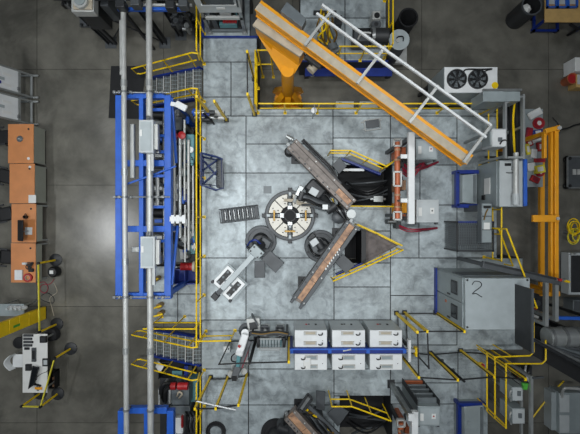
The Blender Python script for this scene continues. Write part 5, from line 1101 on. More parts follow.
def hose_fan(lb, pts_list, m_, z=1.5):
    c0 = W(*pts_list[0][0], P); t = thing('hose_bundle', lb, 'hoses', c0)
    for i, pts in enumerate(pts_list):
        n = len(pts); MB().tube([W(x, y, z + .25 * math.sin(PI * k / (n - 1)) - (.0 if 0 < k < n - 1 else z - P - .04) * (1 if k == n - 1 else 0)) for k, (x, y) in enumerate(pts)], .035, 7, 5).build('hose', M[m_[i % len(m_)]], t)
    q = W(*pts_list[0][0], z); MB().box(q.x - .09, q.y - .12, P, q.x + .09, q.y + .12, z + .06).build('manifold', M['dark'], t, .01)
    return t
rr = random.Random(12)
hose_fan('dark red hoses fanned out below the grey transformer box', [[(403, 163 + .9 * k), (412, 170 + k * .6 + rr.uniform(-2, 2)), (424, 168 - k * .6), (438 - k * 2.5, 162 + k)] for k in range(12)], ('crimson', 'crimson', 'dark', 'crimson', 'slate', 'crimson'))
hose_fan('crimson hoses curving below the white transformer box', [[(398, 225 + .5 * k), (408, 229 + k * .5), (420, 229.5 + k * .3), (437 - k * 2, 228 + .4 * k)] for k in range(5)], ('crimson', 'crimson', 'dark', 'slate'))
t = thing('manifold', 'small dark manifold block left of the crimson hoses', 'manifold', W(392, 222, P)); MB().pbox(387, 219.5, 396, 224, P, 1.5).build('block', M['dark'], t, .02); MB().cyl(W(388, 221.5, 1.55), W(396, 221.5, 1.55), .05, 10).build('pipe', M['steel'], t)
# leaning grey post of the bottom station
t = thing('guide_post', 'tall flat grey post rising beside the louvres at the bottom', 'post', W(391, 382, P)); q = W(391, 382, P); MB().box(q.x - .06, q.y - .14, P, q.x + .06, q.y + .02, 3.35).build('post', M['steel'], t, .01); MB().box(q.x - .12, q.y - .2, P, q.x + .12, q.y + .08, P + .02).build('foot', M['dark'], t); MB().box(q.x - .08, q.y - .16, 3.3, q.x + .08, q.y + .03, 3.37).build('cap', M['white'], t)

# ================================================================== RIGHT SIDE
# cooler with two fans
t = thing('condenser_unit', 'white condenser unit with two black fans at the upper right', 'condenser', W(455, 110, 0)); ZT = 2.5
a = W(444, 67, ZT); b = W(497.5, 93, ZT)
MB().box(a.x, a.y, 1.15, b.x, b.y, ZT).build('casing', M['grey'], t, .01); MB().box(a.x + .01, a.y - .01, ZT - .005, b.x - .01, b.y + .01, ZT + .012).build('top_sheet', M['white'], t)
for x in (456.2, 477.2):
    c = W(x, 79.5, ZT); f0 = MB().cyl((c.x, c.y, ZT + .01), (c.x, c.y, ZT + .02), .27, 28).build('fan_well', M['black'], t); MB().sector((c.x, c.y), .26, .295, ZT + .01, ZT + .07, n=28).build('fan_ring', M['dark'], t)
    m = MB()
    for k in range(7):
        a0 = k * 2 * PI / 7; vs_ = []
        for r_, da, z in ((.07, -.3, .025), (.24, -.12, .03), (.25, .34, .055), (.07, .35, .05)): vs_.append((c.x + r_ * math.cos(a0 + da), c.y + r_ * math.sin(a0 + da), ZT + z)); 
        vs_ += [(x_, y_, z_ - .008) for x_, y_, z_ in vs_]; m.add(vs_, [(0, 1, 2, 3), (7, 6, 5, 4), (0, 4, 5, 1), (1, 5, 6, 2), (2, 6, 7, 3), (3, 7, 4, 0)])
    m.build('fan_blades', M['midgrey'], f0); MB().cyl((c.x, c.y, ZT + .02), (c.x, c.y, ZT + .08), .075, 16).build('fan_hub', M['dark'], f0)
    m = MB()
    for r_ in (.12, .2): m.sector((c.x, c.y), r_ - .003, r_ + .003, ZT + .075, ZT + .083, n=24)
    for k in range(4): aa = k * PI / 4 + .3; m.bar((c.x - .27 * math.cos(aa), c.y - .27 * math.sin(aa), ZT + .08), (c.x + .27 * math.cos(aa), c.y + .27 * math.sin(aa), ZT + .08), .008)
    m.build('fan_guard', M['black'], f0)
MB().tube([W(463, 74, ZT + .03), W(466, 69.5, ZT + .06), W(480, 69.3, ZT + .06), W(492, 69, ZT + .04)], .022, 7, 4).build('fan_cable', M['black'], t); MB().tube([W(483, 72.5, ZT + .03), W(488, 70, ZT + .05), W(492, 69.3, ZT + .05)], .02, 7, 4).build('fan_cable', M['black'], t)
c = W(494.7, 85.5, ZT); MB().cyl((c.x, c.y, ZT + .01), (c.x, c.y, ZT + .018), .1, 18).build('sticker', M['yellow'], t)
for x in (a.x + .08, b.x - .08):
    for y in (a.y - .08, b.y + .08): MB().box(x - .05, y - .05, 0, x + .05, y + .05, 1.15).build('leg', M['dark'], t)
MB().box(a.x + .1, b.y + .05, .55, b.x - .1, b.y + .1, .62).build('leg_brace', M['dark'], t); MB().box(a.x + .15, a.y - .1, .9, b.x - .15, b.y + .15, 1.15).build('drip_pan', M['black'], t)
# overhead cabinet and duct frame
ZK = 3.0
t = thing('wiring_cabinet', 'grey wiring cabinet high on aluminium posts right of the condenser unit', 'cabinet', W(505, 120, 0))
a = W(483.5, 91, ZK); b = W(505, 101.5, ZK); MB().box(a.x, a.y, 2.2, b.x, b.y, ZK).build('body', M['grey'], t, .01); c = W(521, 91, ZK); MB().box(b.x + .02, c.y, 2.4, c.x, b.y + .02, ZK - .03).build('body', M['grey'], t, .01)
MB().box(a.x - .02, a.y + .06, ZK - .04, c.x + .02, a.y, ZK + .02).build('rear_duct', M['steel'], t); MB().box(a.x - .02, a.y - .02, ZK, b.x + .02, b.y + .04, ZK + .015).build('lid', M['grey'], t, .004)
for k in range(5): q = W(486 + 4 * k, 104, 2.4); MB().cyl((q.x, q.y + .12, 2.3), (q.x, q.y - .02, 2.3), .06, 10).build('gland', M['pipe'], t)
for x, y0, y1 in ((506, 100, 158), (524, 94, 159)):
    MB().pbox(x - 1, y0, x + 1, y1, ZK - .2, ZK - .08).build('long_rail', M['alu'], t)
    for y in (y0 + 3, (y0 + y1) / 2, y1 - 2): q = W(x, y, ZK - .2); MB().box(q.x - .035, q.y - .035, 0, q.x + .035, q.y + .035, ZK - .2).build('post', M['alu'], t)
MB().bar(W(507, 157.5, ZK - .14), W(523, 157.5, ZK - .14), .05, .1).build('end_rail', M['alu'], t); q0 = W(521, 93, ZK - .14); MB().bar(W(505.5, 103, ZK - .14), W(524, 96, ZK - .14), .05, .08).build('end_rail', M['alu'], t)
for k in range(6):
    rr = random.Random(30 + k); x = 511 + 1.9 * k; MB().tube([W(x, 100, 2.6), W(x + rr.uniform(-2, 2), 118, 2.3), W(x + rr.uniform(-2, 2), 136, 2.4), W(x, 158, 2.2)], .035, 7, 5).build('cable', M[('black', 'rubber', 'yellow', 'dark', 'black', 'slate')[k]], t)
m = MB(); m.pbox(509, 100, 522, 160, 1.6, 1.75); m.build('cable_tray', M['black'], t)
for y in (103, 157): q = W(515, y, 1.6); MB().box(W(506, 0, ZK - .2).x, q.y - .03, 1.56, W(524, 0, ZK - .2).x, q.y + .03, 1.6).build('tray_bracket', M['dark'], t)
# pale junction box on the railing
t = thing('junction_box', 'pale grey junction box with a socket on the yellow railing right of the boom tip', 'box', W(491, 140, 2.0))
a = W(491.5, 128.5, 3.05); b = W(506.5, 147, 3.05); MB().box(a.x, a.y, 2.5, b.x, b.y, 3.05).build('body', M['offwhite'], t, .02); MB().box(a.x + .02, a.y - .03, 3.04, b.x - .02, b.y + .03, 3.065).build('lid', M['white'], t, .004)
q = W(499.5, 139, 3.05); MB().box(q.x - .06, q.y - .08, 3.06, q.x + .06, q.y + .04, 3.1).build('socket', M['midgrey'], t, .01); MB().box(a.x - .02, b.y + .06, 2.55, a.x + .01, a.y - .06, 3.0).build('door', M['grey'], t); MB().box(a.x + .03, b.y + .02, P, a.x + .1, b.y + .09, 2.5).build('post', M['steel'], t); MB().box(a.x + .03, a.y - .09, P, a.x + .1, a.y - .02, 2.5).build('post', M['steel'], t)
MB().tube([W(500, 144, 3.07), W(502, 141, 3.15), W(505, 140, 3.12), W(507.5, 142, 2.7)], .02, 6, 4).build('cable', M['black'], t)
# electrical cabinet with blue framed box
t = thing('electrical_cabinet', 'tall grey electrical cabinet with a white label and black lock, right edge of the platform', 'cabinet', W(490, 185, P)); z = 2.55
a = W(499, 160, z); b = W(523, 207, z)
a.x = a.x; MB().box(a.x, a.y, P, b.x, b.y, z).build('body', M['grey'], t, .012); MB().box(a.x + .02, a.y - .02, z - .002, b.x - .04, b.y + .02, z + .015).build('top_cover', M['offwhite'], t, .005)
MB().box(a.x - .03, b.y + .04, P + .08, a.x, a.y - .04, z - .08).build('door', M['grey'], t, .01)
MB().box(a.x - .045, (a.y + b.y) / 2 - .28, 1.75, a.x - .025, (a.y + b.y) / 2 + .22, 2.1).build('label_plate', M['paper'], t); MB().box(a.x - .07, b.y + .25, 1.62, a.x - .02, b.y + .4, 1.8).build('lock', M['black'], t, .01)
MB().box(a.x + .16, a.y - .1, z + .01, a.x + .34, a.y - .18, z + .04).build('handle', M['black'], t); MB().tube([(a.x + .2, a.y - .38, z + .03), (a.x + .5, a.y - .38, z + .03)], .02, 6).build('pin', M['steel'], t)
q0 = W(518.5, 152, 2.85); q1 = W(518.5, 203, 2.85); MB().cyl((q0.x, q0.y, 2.72), (q1.x, q1.y, 2.72), .075, 14).build('filter_tube', M['pipe'], t); MB().cyl((q1.x, q1.y + .28, 2.72), (q1.x, q1.y - .05, 2.72), .1, 14).build('filter_cap', M['offwhite'], t); MB().box(q1.x - .05, q1.y + .2, z, q1.x + .05, q1.y + .3, 2.66).build('tube_saddle', M['steel'], t)
MB().box(q1.x - .05, a.y - .2, z, q1.x + .05, a.y - .3, 2.66).build('tube_saddle', M['steel'], t)
t = thing('blue_upright', 'blue upright plate right of the tall grey electrical cabinet', 'plate', W(526, 185, 0)); MB().pbox(524, 159, 527.5, 206, 0.02, 2.6).build('plate', M['blue'], t, .01); MB().pbox(523.5, 202, 528, 205, 0, .1).build('foot', M['dark'], t)
def framed_box(lb, x0, y0, x1, y1, xf, slope=.5):
    t = thing('machine_box', lb, 'machine', W(x0, (y0 + y1) / 2, P)); z = 1.6
    a = W(x0 + 3, y0 + 1.5, z); b = W(x1, y1 - 2, z)
    MB().prism([(a.x - .05, a.y + .02), (b.x, a.y + .02), (b.x, b.y - .02), (a.x - .05, b.y - .02)], P, z, [(a.x + .12, a.y - .05), (b.x, a.y), (b.x, b.y), (a.x + .12, b.y + .05)]).build('body', M['grey'], t, .015)
    for y in (y0, y1): MB().bar(W(x0, y, z - .1), W(xf, y, z - .1), .12, .14).build('frame_bar', M['blue_dark'], t, .008); 
    MB().bar(W(x0 + .8, y0, z - .1), W(x0 + .8, y1, z - .1), .12, .14).build('frame_bar', M['blue_dark'], t, .008)
    for x in (x0 + .8, xf - 2):
        for y in (y0, y1): q = W(x, y, z - .1); MB().box(q.x - .05, q.y - .05, P, q.x + .05, q.y + .05, z - .12).build('frame_leg', M['blue_dark'], t)
    MB().box(a.x + .2, (a.y + b.y) / 2 - .06, z, a.x + .3, (a.y + b.y) / 2 + .06, z + .02).build('handle_plate', M['grey'], t); MB().box(b.x - .12, b.y + .05, z - .01, b.x - .05, a.y - .05, z + .05).build('rear_rib', M['midgrey'], t); return t
framed_box('grey sloped machine box in a blue frame, left of the tall electrical cabinet', 456, 172, 477, 206, 478)
framed_box('grey sloped machine box in a blue frame at the bottom right edge', 458, 404, 484, 442, 485)
# mesh cage with cabinet
t = thing('mesh_cage', 'dark mesh cage with a small blue corner above the numbered cabinet', 'cage', W(476, 238, P)); z = 2.2
a = W(457.5, 222, z); b = W(493.5, 251, z); 
cs = [(a.x, a.y), (b.x, a.y), (b.x, b.y), (a.x, b.y)]
for x, y in cs: MB().box(x - .025, y - .025, P, x + .025, y + .025, z).build('post', M['dark'], t)
for i in range(4):
    p0, p1 = cs[i], cs[(i + 1) % 4]; MB().bar((*p0, z - .02), (*p1, z - .02), .04).build('top_rail', M['blue_dark' if i == 0 else 'dark'], t)
    m = MB(); n = 14
    for k in range(1, n): x = p0[0] + (p1[0] - p0[0]) * k / n; y = p0[1] + (p1[1] - p0[1]) * k / n; m.bar((x, y, P + .05), (x, y, z - .04), .012)
    for k in range(1, 14): zz = P + .05 + (z - P - .1) * k / 14; m.bar((*p0, zz), (*p1, zz), .012)
    o = m.build('side_mesh', M['midgrey'], t); o['kind'] = 'stuff'
m = MB()
for k in range(1, 16): x = a.x + (b.x - a.x) * k / 16; m.bar((x, a.y, z - .02), (x, b.y, z - .02), .016)
for k in range(1, 18): y = a.y + (b.y - a.y) * k / 18; m.bar((a.x, y, z - .02), (b.x, y, z - .02), .016)
o = m.build('top_mesh', M['midgrey'], t); o['kind'] = 'stuff'
MB().box(a.x + .12, a.y - .12, P, b.x - .1, b.y + .14, 1.75).build('inner_machine', M['slate'], t, .03); MB().box(a.x + .2, a.y - .2, 1.74, b.x - .3, b.y + .4, 1.82).build('inner_cover', M['slate'], t, .01)
t = thing('control_cabinet', 'narrow grey control panel with a paper sheet, right of the mesh cage', 'panel', W(486, 222, P)); z = 2.5
a = W(481.5, 203, z); b = W(492, 243, z); MB().box(a.x + .05, a.y - .25, P, b.x - .05, a.y - .05, 2.3).build('stand', M['slate'], t); MB().box(a.x, a.y, 2.24, b.x, b.y, z).build('body', M['midgrey'], t, .012)
for k in range(3): h_ = (a.y - b.y) / 3; MB().box(a.x + .02, a.y - .02 - k * h_, z - .002, b.x - .02, a.y - (k + 1) * h_ + .02, z + .014).build('panel_cover', M['grey'], t, .004)
q = W(486.5, 226, z); MB().box(q.x - .09, q.y - .1, z + .013, q.x + .09, q.y + .1, z + .02).build('sheet', M['paper'], t); MB().box(a.x + .05, a.y - .08, z + .012, b.x - .06, a.y - .16, z + .05).build('handle', M['black'], t)
MB().tube([W(488, 209, z + .03), W(486, 213, z + .06), W(484, 220, z + .05)], .018, 6, 4).build('cable', M['brass'], t)
# cabinet with the 2
t = thing('numbered_cabinet', 'large grey cabinet with a handwritten 2 on top and two dark windows', 'cabinet', W(450, 300, P)); z = 3.3
a = W(465, 278, z); b = W(530, 330, z)
MB().box(a.x, a.y, P, b.x, b.y, z).build('body', M['grey'], t, .012); MB().box(a.x + .015, a.y - .015, z - .003, b.x - .015, b.y + .015, z + .012).build('top_cover', M['lidgrey'], t, .004)
hm = (a.y + b.y) / 2
for k, (y0, y1) in enumerate(((a.y - .03, hm + .015), (hm - .015, b.y + .03))):
    dr = MB().box(a.x - .035, y0, P + .1, a.x, y1, z - .08).build('door', M['grey'], t, .01)
    yc = (y0 + y1) / 2; MB().box(a.x - .05, yc - .2, 2.45, a.x - .03, yc + .2, 2.9).build('window_frame', M['dark'], dr, .01); MB().box(a.x - .055, yc - .15, 2.5, a.x - .045, yc + .15, 2.85).build('window_pane', M['glass'], dr)
    MB().box(a.x - .06, y1 + .06, 2.2, a.x - .03, y1 + .1, 2.4).build('latch', M['dark'], dr)
    if k: MB().box(a.x - .045, y0 - .12, 2.0, a.x - .03, y0 - .2, 2.12).build('sticker', M['rust'], dr)
MB().bar((a.x - .06, a.y + .02, P + .08), (a.x - .06, b.y - .02, P + .08), .05, .16).build('blue_kick_plate', M['blue_dark'], t)
MB().tube([W(x, y, z + .014) for x, y in ((472, 285), (474.5, 281.5), (479, 281.5), (481.5, 284), (480, 287.5), (474.5, 291.5), (472.5, 294), (476, 293.5), (480, 296), (482, 297))], .013, 5, 5).build('written_number', M['dark'], t)
for x, y in ((467, 327), (467, 280), (527, 280)): q = W(x, y, z); MB().cyl((q.x, q.y, z + .01), (q.x, q.y, z + .03), .03, 8).build('bolt', M['dark'], t)
MB().box(a.x + .1, a.y, 2.2, b.x - .1, a.y + .02, 2.9).build('rear_panel', M['midgrey'], t)
t = thing('screen_plate', 'dark upright screen plate on the right end of the numbered cabinet', 'screen', W(516, 310, z)); pa, pb2 = W(514.5, 284, z), W(516, 343, z)
MB().add([(pa.x + d + k * .0, y, zz) for d in (0, .03) for y, zz in ((pa.y, z + .013), (pb2.y, z + .013), (pb2.y, z + .78), (pa.y, z + .78))], [(3, 2, 1, 0), (4, 5, 6, 7), (0, 1, 5, 4), (1, 2, 6, 5), (2, 3, 7, 6), (3, 0, 4, 7)]).build('sheet', M['dark'], t)
MB().box(pa.x - .012, pa.y + .01, z + .75, pa.x + .042, pb2.y - .01, z + .8).build('edge_strip', M['slate'], t)
for y in (pa.y - .2, b.y + .15): MB().bar((pa.x + .03, y, z + .5), (pa.x + .3, y, z + .015), .03, .03).build('brace', M['dark'], t)
# grey beam leading to the right with posts
t = thing('support_frame', 'grey steel beam on aluminium posts behind the numbered cabinet', 'frame', W(540, 280, 0))
MB().bar(W(482, 264, 2.9), W(560, 282, 2.9), .2, .14).build('beam', M['slate'], t, .01); MB().bar(W(485, 262.6, 2.98), W(556, 279, 2.98), .05, .03).build('beam_lip', M['dark'], t)
for x, y, ln in ((547, 281, 46), (557, 282, 40)):
    q = W(x, y, 2.9); MB().box(q.x - .06, q.y - .06, 0, q.x + .06, q.y + .06, 2.85).build('post', M['alu'], t); r_ = W(x, y + ln, 2.95); MB().box(q.x - .05, r_.y, 2.78, q.x + .05, q.y, 2.9).build('rail', M['alu'], t); MB().box(q.x - .05, r_.y, 0, q.x + .05, r_.y + .1, 2.78).build('post', M['alu'], t)
q = W(484, 264.5, 2.9); MB().box(q.x - .05, q.y - .05, P, q.x + .05, q.y + .05, 2.85).build('post', M['slate'], t)
t = thing('valve_stack', 'stack of grey valves and a red cap under the aluminium posts', 'valves', W(540, 300, 0))
for k in range(5): q = W(540, 290 + 7 * k, 1.6); MB().cyl((q.x, q.y, .8), (q.x, q.y, 1.3 + .1 * (k % 3)), .1, 12).build('valve', M[('pipe', 'dark', 'slate', 'red', 'pipe')[k]], t)
a = W(536, 286, .8); b = W(544, 324, .8); MB().box(a.x, a.y, .7, b.x, b.y, .82).build('shelf', M['dark'], t)
for y in (a.y - .1, b.y + .1): MB().box((a.x + b.x) / 2 - .05, y - .05, 0, (a.x + b.x) / 2 + .05, y + .05, .7).build('leg', M['dark'], t)
t = thing('air_valve', 'small red handled valve with a yellow tube at the end of the grey beam', 'valve', W(560, 281, 2.95)); q = W(558, 280, 3.0); MB().cyl((q.x - .05, q.y, 2.99), (q.x + .2, q.y, 2.99), .04, 10).build('body', M['steel'], t); MB().box(q.x - .03, q.y - .02, 3.0, q.x + .05, q.y + .05, 3.1).build('handle', M['red'], t); MB().cyl((q.x + .18, q.y - .02, 2.99), (q.x + .34, q.y - .06, 2.98), .035, 8).build('tube', M['yellow'], t)
# orange double frame
t = thing('lifting_frame', 'orange double bar lifting frame standing on the concrete at the right', 'frame', W(552, 215, 0)); z = 2.6
for x0, x1 in ((551, 553.5), (555, 559)): MB().pbox(x0, 128, x1, 296, z - .14, z).build('bar', M['orange'], t, .012)
MB().pbox(540.6, 130, 545, 296, .74, .89).build('bar', M['orange'], t, .012); MB().pbox(544.3, 131, 547, 158, z - .14, z).build('stub_bar', M['orange'], t, .012)
MB().bar(W(544.5, 131.5, z + .01), W(559, 127.5, z + .01), .14, .14).build('end_cross', M['orange'], t, .012); MB().bar(W(544.5, 294, z - .04), W(559, 294, z - .04), .12, .12).build('end_cross', M['orange'], t, .012)
MB().pbox(533.5, 215, 559.5, 222, z, z + .1).build('clamp_plate', M['orange'], t, .01); q = W(557.5, 218.5, z + .1); MB().cyl((q.x, q.y, z + .1), (q.x, q.y, z + .14), .05, 10).build('clamp_bolt', M['pipe'], t)
for x, y in ((545.7, 133), (557, 130), (546.5, 294), (557, 293)): q = W(x, y, z - .14); MB().box(q.x - .06, q.y - .06, 0, q.x + .06, q.y + .06, z - .1).build('leg', M['orange'], t, .01); MB().box(q.x - .14, q.y - .14, 0, q.x + .14, q.y + .14, .02).build('foot_plate', M['orange'], t)
MB().tube([W(553, 118, 1.2), W(558, 124, 2.2), W(560, 128, 2.5)], .02, 6).build('stay_rod', M['dark'], t); q = W(559, 128, z + .08); MB().cyl((q.x, q.y, z + .06), (q.x, q.y, z + .12), .06, 10).build('corner_bolt', M['pipe'], t)
tag(MB().tube([W(559.5, 130, .9), W(568, 128, .5), W(574, 125.5, .3), W(584, 123, .02)], .03, 7, 5).build('air_hose', M['black'], None, 0, W(584, 123, 0)), 'black hose running from the top of the orange frame to the right edge', 'hose')
# table of red things
t = thing('packing_table', 'grey table crowded with red and white packages at the right', 'table', W(535, 148, 0)); zt2 = .95
a = W(523.5, 109, zt2); b = W(543, 187, zt2); MB().box(a.x, a.y, zt2 - .05, b.x, b.y, zt2).build('table_top', M['grey'], t, .006)
for x in (a.x + .08, b.x - .08):
    for y in (a.y - .1, b.y + .1): MB().box(x - .03, y - .03, 0, x + .03, y + .03, zt2 - .05).build('leg', M['alu'], t)
MB().box(a.x + .05, b.y + .15, .3, b.x - .05, a.y - .15, .34).build('lower_shelf', M['slate'], t)
def pack(nm, lb, x, y, sx, sy, h, m_, rot=0, m2=None, group=None):
    q = W(x, y, zt2); t = thing(nm, lb, 'package', q, group); R = Matrix.Rotation(math.radians(rot), 3, 'Z'); u = (HC - zt2) / F
    pts = [tuple((q + R @ V(dx * sx * u / 2, dy * sy * u / 2, 0))[:2]) for dx, dy in ((-1, -1), (1, -1), (1, 1), (-1, 1))]
    MB().prism(pts, zt2, zt2 + h).build('wrap', M[m_], t, min(.015, h * .3))
    p2 = [tuple((q + R @ V(dx * sx * u * .28, dy * sy * u * .28, 0))[:2]) for dx, dy in ((-1, -1), (1, -1), (1, 1), (-1, 1))]
    MB().prism(p2, zt2 + h - .005, zt2 + h + .006).build('label_sheet', M[m2 or 'paper'], t); return t
def reel(lb, x, y, r):
    q = W(x, y, zt2); t = thing('hose_reel', lb, 'reel', q, 'red hose coils on the table')
    for k in range(3): MB().sector((q.x, q.y), r * (.45 + .18 * k), r * (.62 + .18 * k), zt2, zt2 + .1 - .02 * k, n=20).build('coil', M['red' if k != 1 else 'crimson'], t)
    MB().cyl((q.x, q.y, zt2), (q.x, q.y, zt2 + .06), r * .42, 16).build('hub', M['paper'], t)
reel('upper round red coil on the packing table', 538, 123.5, .2); reel('lower round red coil at the right edge of the packing table', 539.5, 172.5, .15)
pack('bag', 'crumpled white bag at the top end of the packing table', 534, 114, 14, 7, .08, 'paper', 28, 'white'); pack('package', 'blue package under the upper red coil', 537, 132.5, 10, 5, .07, 'blue_dark', 8)
pack('package', 'dark red package at the left edge of the packing table', 528, 134, 6, 12, .09, 'crimson', -10, 'red'); pack('package', 'red square package with a white label, at the right of the table middle', 540, 147, 8, 9, .1, 'red', 5)
pack('package', 'white angled sheet package above the yellow package', 536, 139, 9, 6, .04, 'paper', 20, 'white'); pack('package', 'tall yellow package at the left middle of the packing table', 527, 149.5, 4, 11, .07, 'yellow_pale', 8, 'paper')
pack('package', 'white bottle shaped package in the middle of the packing table', 532.5, 154, 6, 9, .1, 'white', -5, 'paper'); pack('package', 'narrow red package across the lower middle of the table', 539, 160.5, 11, 4, .06, 'red', 3, 'crimson')
pack('package', 'white box at the lower left of the packing table', 530.5, 167, 8, 8, .08, 'paper', 10, 'white'); pack('package', 'yellow flat package with white label on the lower table', 538, 169.5, 10, 8, .13, 'yellow_pale', 10)
pack('package', 'red package lying at the lower end of the packing table', 534, 179.5, 9, 6, .09, 'red', -25, 'crimson'); pack('package', 'small red and white package at the left below the blue one', 529, 143.5, 6, 6, .06, 'red', 20)
# hatch on the floor, hose coil, grey cabinets right edge
t = thing('floor_cart', 'flat dark cart with a pale rim at the right edge', 'cart', W(575, 172, 0)); a = W(566.5, 156, .3); b = W(590, 188.5, .3); MB().box(a.x, a.y, .22, b.x, b.y, .28).build('deck', M['slate'], t)
for q in ((a.x, a.y, b.x, a.y - .05), (a.x, b.y + .05, b.x, b.y), (a.x, a.y, a.x + .05, b.y)): MB().box(q[0], q[1], .22, q[2], q[3], .33).build('rim', M['steel'], t)
for x, y in ((569, 158.5), (569, 186)): q = W(x, y, .28); MB().cyl((q.x, q.y, .28), (q.x, q.y, .34), .06, 12).build('corner_knob', M['black'], t)
for x in (574, 578.5): q = W(x, 172, .28); MB().box(q.x - .06, q.y - .1, .28, q.x + .06, q.y + .1, .31).build('clip', M['pipe'], t)
for x in (a.x + .1, b.x - .1):
    for y in (a.y - .1, b.y + .1): MB().cyl((x - .03, y, .1), (x + .03, y, .1), .1, 12).build('wheel', M['black'], t); 
for x in (a.x + .1, b.x - .1):
    for y in (a.y - .1, b.y + .1): MB().box(x - .04, y - .02, .1, x + .04, y + .02, .23).build('fork', M['steel'], t)
t = thing('hose_coil', 'tangled coil of yellow hose hanging over the grey cabinet at the right edge', 'hose', W(575, 240, 1.0)); rr = random.Random(21)
for k in range(7):
    cx, cy, rx, ry = 574.5 + rr.uniform(-2, 2), 233 + rr.uniform(-7, 7), rr.uniform(3.5, 6), rr.uniform(5, 9)
    MB().tube([W(cx + rx * math.cos(a_), cy + ry * math.sin(a_), .5 + .06 * k + .05 * math.sin(3 * a_ + k)) for a_ in [2 * PI * i / 12 for i in range(13)]], .022, 6, 3).build('loop', M['yellow_pale' if k % 2 else 'yellow'], t)
q = W(574.5, 233, .5); MB().cyl((q.x, q.y, 0), (q.x, q.y, .95), .05, 10).build('hanger_post', M['steel'], t); MB().bar((q.x - .2, q.y, .48), (q.x + .2, q.y, .48), .04).build('hanger_arm', M['steel'], t)
t = thing('floor_cabinet', 'dark framed cabinet at the right edge below the yellow hose coil', 'cabinet', W(578, 275, 0)); a = W(569.5, 253, .5); b = W(592, 295, .5); MB().box(a.x, a.y, .06, b.x, b.y, .47).build('body', M['offwhite'], t, .015); MB().box(a.x + .07, a.y - .09, .46, b.x - .05, b.y + .09, .5).build('top_panel', M['dark'], t, .01); MB().box(a.x + .02, b.y + .1, 0, b.x - .02, a.y - .1, .07).build('plinth', M['dark'], t); MB().tube([(a.x + .02, a.y - .05, .47), (a.x + .06, a.y - .02, .56), (a.x + .16, a.y - .02, .56), (a.x + .18, a.y - .05, .47)], .018, 6, 3).build('handle', M['steel'], t)
t = thing('concrete_block', 'pale grey block below the dark framed cabinet at the right edge', 'block', W(578, 306, 0)); a = W(573, 300, .5); b = W(590, 312, .5); MB().box(a.x, a.y, 0, b.x, b.y, .5).build('block', M['midgrey'], t, .02); MB().box(a.x + .05, a.y - .05, .49, b.x - .05, b.y + .05, .52).build('cap', M['slate'], t)
# workbench top right
t = thing('workbench', 'plywood workbench on a blue frame in the upper right corner', 'workbench', W(562, 15, 0)); zw = .9; a = W(545, -12, zw); b = W(598, 22, zw); MB().box(a.x, a.y, zw - .05, b.x, b.y, zw).build('bench_top', M['ply'], t, .006)
c = W(534.5, 15, .25); d_ = W(560, 30.5, .25); 
for q in ((c.x, c.y, c.x + .07, d_.y), (c.x, d_.y, d_.x, d_.y + .07), (d_.x - .07, c.y, d_.x, d_.y)): MB().box(q[0], q[1], .12, q[2], q[3], .2).build('base_bar', M['blue_dark'], t)
for x, y in ((c.x + .035, c.y - .05), (c.x + .035, d_.y + .04), (d_.x - .035, d_.y + .04)): MB().cyl((x, y, 0), (x, y, .13), .04, 10).build('foot', M['dark'], t)
for x in (a.x + .1, b.x - .1): MB().box(x - .04, b.y + .1, 0, x + .04, b.y + .18, zw - .05).build('leg', M['blue_dark'], t); MB().box(x - .04, a.y - .2, 0, x + .04, a.y - .1, zw - .05).build('leg', M['blue_dark'], t)
MB().box(c.x + .035, c.y - .2, .12, a.x + .14, c.y - .14, .2).build('base_link', M['blue_dark'], t)
for k in range(3):
    x0 = 547.3 + 10.4 * k; t = thing('parts_tray', ('left blue rimmed parts tray on the plywood bench', 'middle blue rimmed parts tray on the plywood bench', 'right blue rimmed parts tray on the plywood bench')[k], 'tray', W(x0 + 5, 3, zw), 'parts trays on the plywood bench')
    a = W(x0, -3, zw + .08); b = W(x0 + 10, 7.5, zw + .08); MB().box(a.x, a.y, zw, b.x, b.y, zw + .02).build('bottom', M['offwhite'], t)
    for q in ((a.x, a.y, a.x + .045, b.y), (b.x - .045, a.y, b.x, b.y), (a.x, b.y + .045, b.x, b.y)): MB().box(q[0], q[1], zw, q[2], q[3], zw + .09).build('rim', M['blue'], t)
    MB().box(a.x + .06, b.y + .07, zw + .02, b.x - .06, b.y + .13, zw + .05).build('part_strip', M['copper'], t)
t = thing('waste_barrel', 'black waste barrel with a crumpled white bag in it, top right', 'barrel', W(522, 19, 0)); q = W(532.5, 4.5, 1.05); MB().sector((q.x, q.y), .3, .33, 0, 1.0, n=28).build('wall', M['dark'], t); MB().cyl((q.x, q.y, 0), (q.x, q.y, .05), .31, 24).build('bottom', M['black'], t); MB().sector((q.x, q.y), .3, .345, .98, 1.03, n=28).build('rim', M['slate'], t)
rr = random.Random(8); m = MB(); m.lathe((q.x - .08, q.y - .03, .6), [(.12, 0), (.2, .08), (.15, .2), (.17, .26), (.05, .33)], 9); m.v = [(x + rr.uniform(-.03, .03), y + rr.uniform(-.03, .03), z + rr.uniform(-.03, .03)) for x, y, z in m.v]; m.build('bag', M['paper'], t); MB().cyl((q.x, q.y, .04), (q.x, q.y, .62), .28, 18).build('rubbish', M['black'], t)
t = thing('carton', 'white carton at the right edge with a red lid beside it', 'carton', W(580, 63, 0)); a = W(575.5, 57, .6); b = W(592, 71, .6); MB().box(a.x, a.y, 0, b.x, b.y, .58).build('body', M['white'], t, .01); MB().box(a.x + .02, a.y - .02, .57, b.x - .02, b.y + .02, .6).build('flap', M['paper'], t)
t = thing('plastic_tub', 'orange red tub below the white carton at the right edge', 'tub', W(574, 79, 0)); q = W(573.5, 78, .45); MB().lathe((q.x, q.y, 0), [(.15, 0), (.19, .4), (.2, .42), (.18, .42), (.15, .35)], 14).build('shell', M['rust'], t); MB().cyl((q.x, q.y, .3), (q.x, q.y, .38), .16, 14).build('red_contents', M['red'], t)
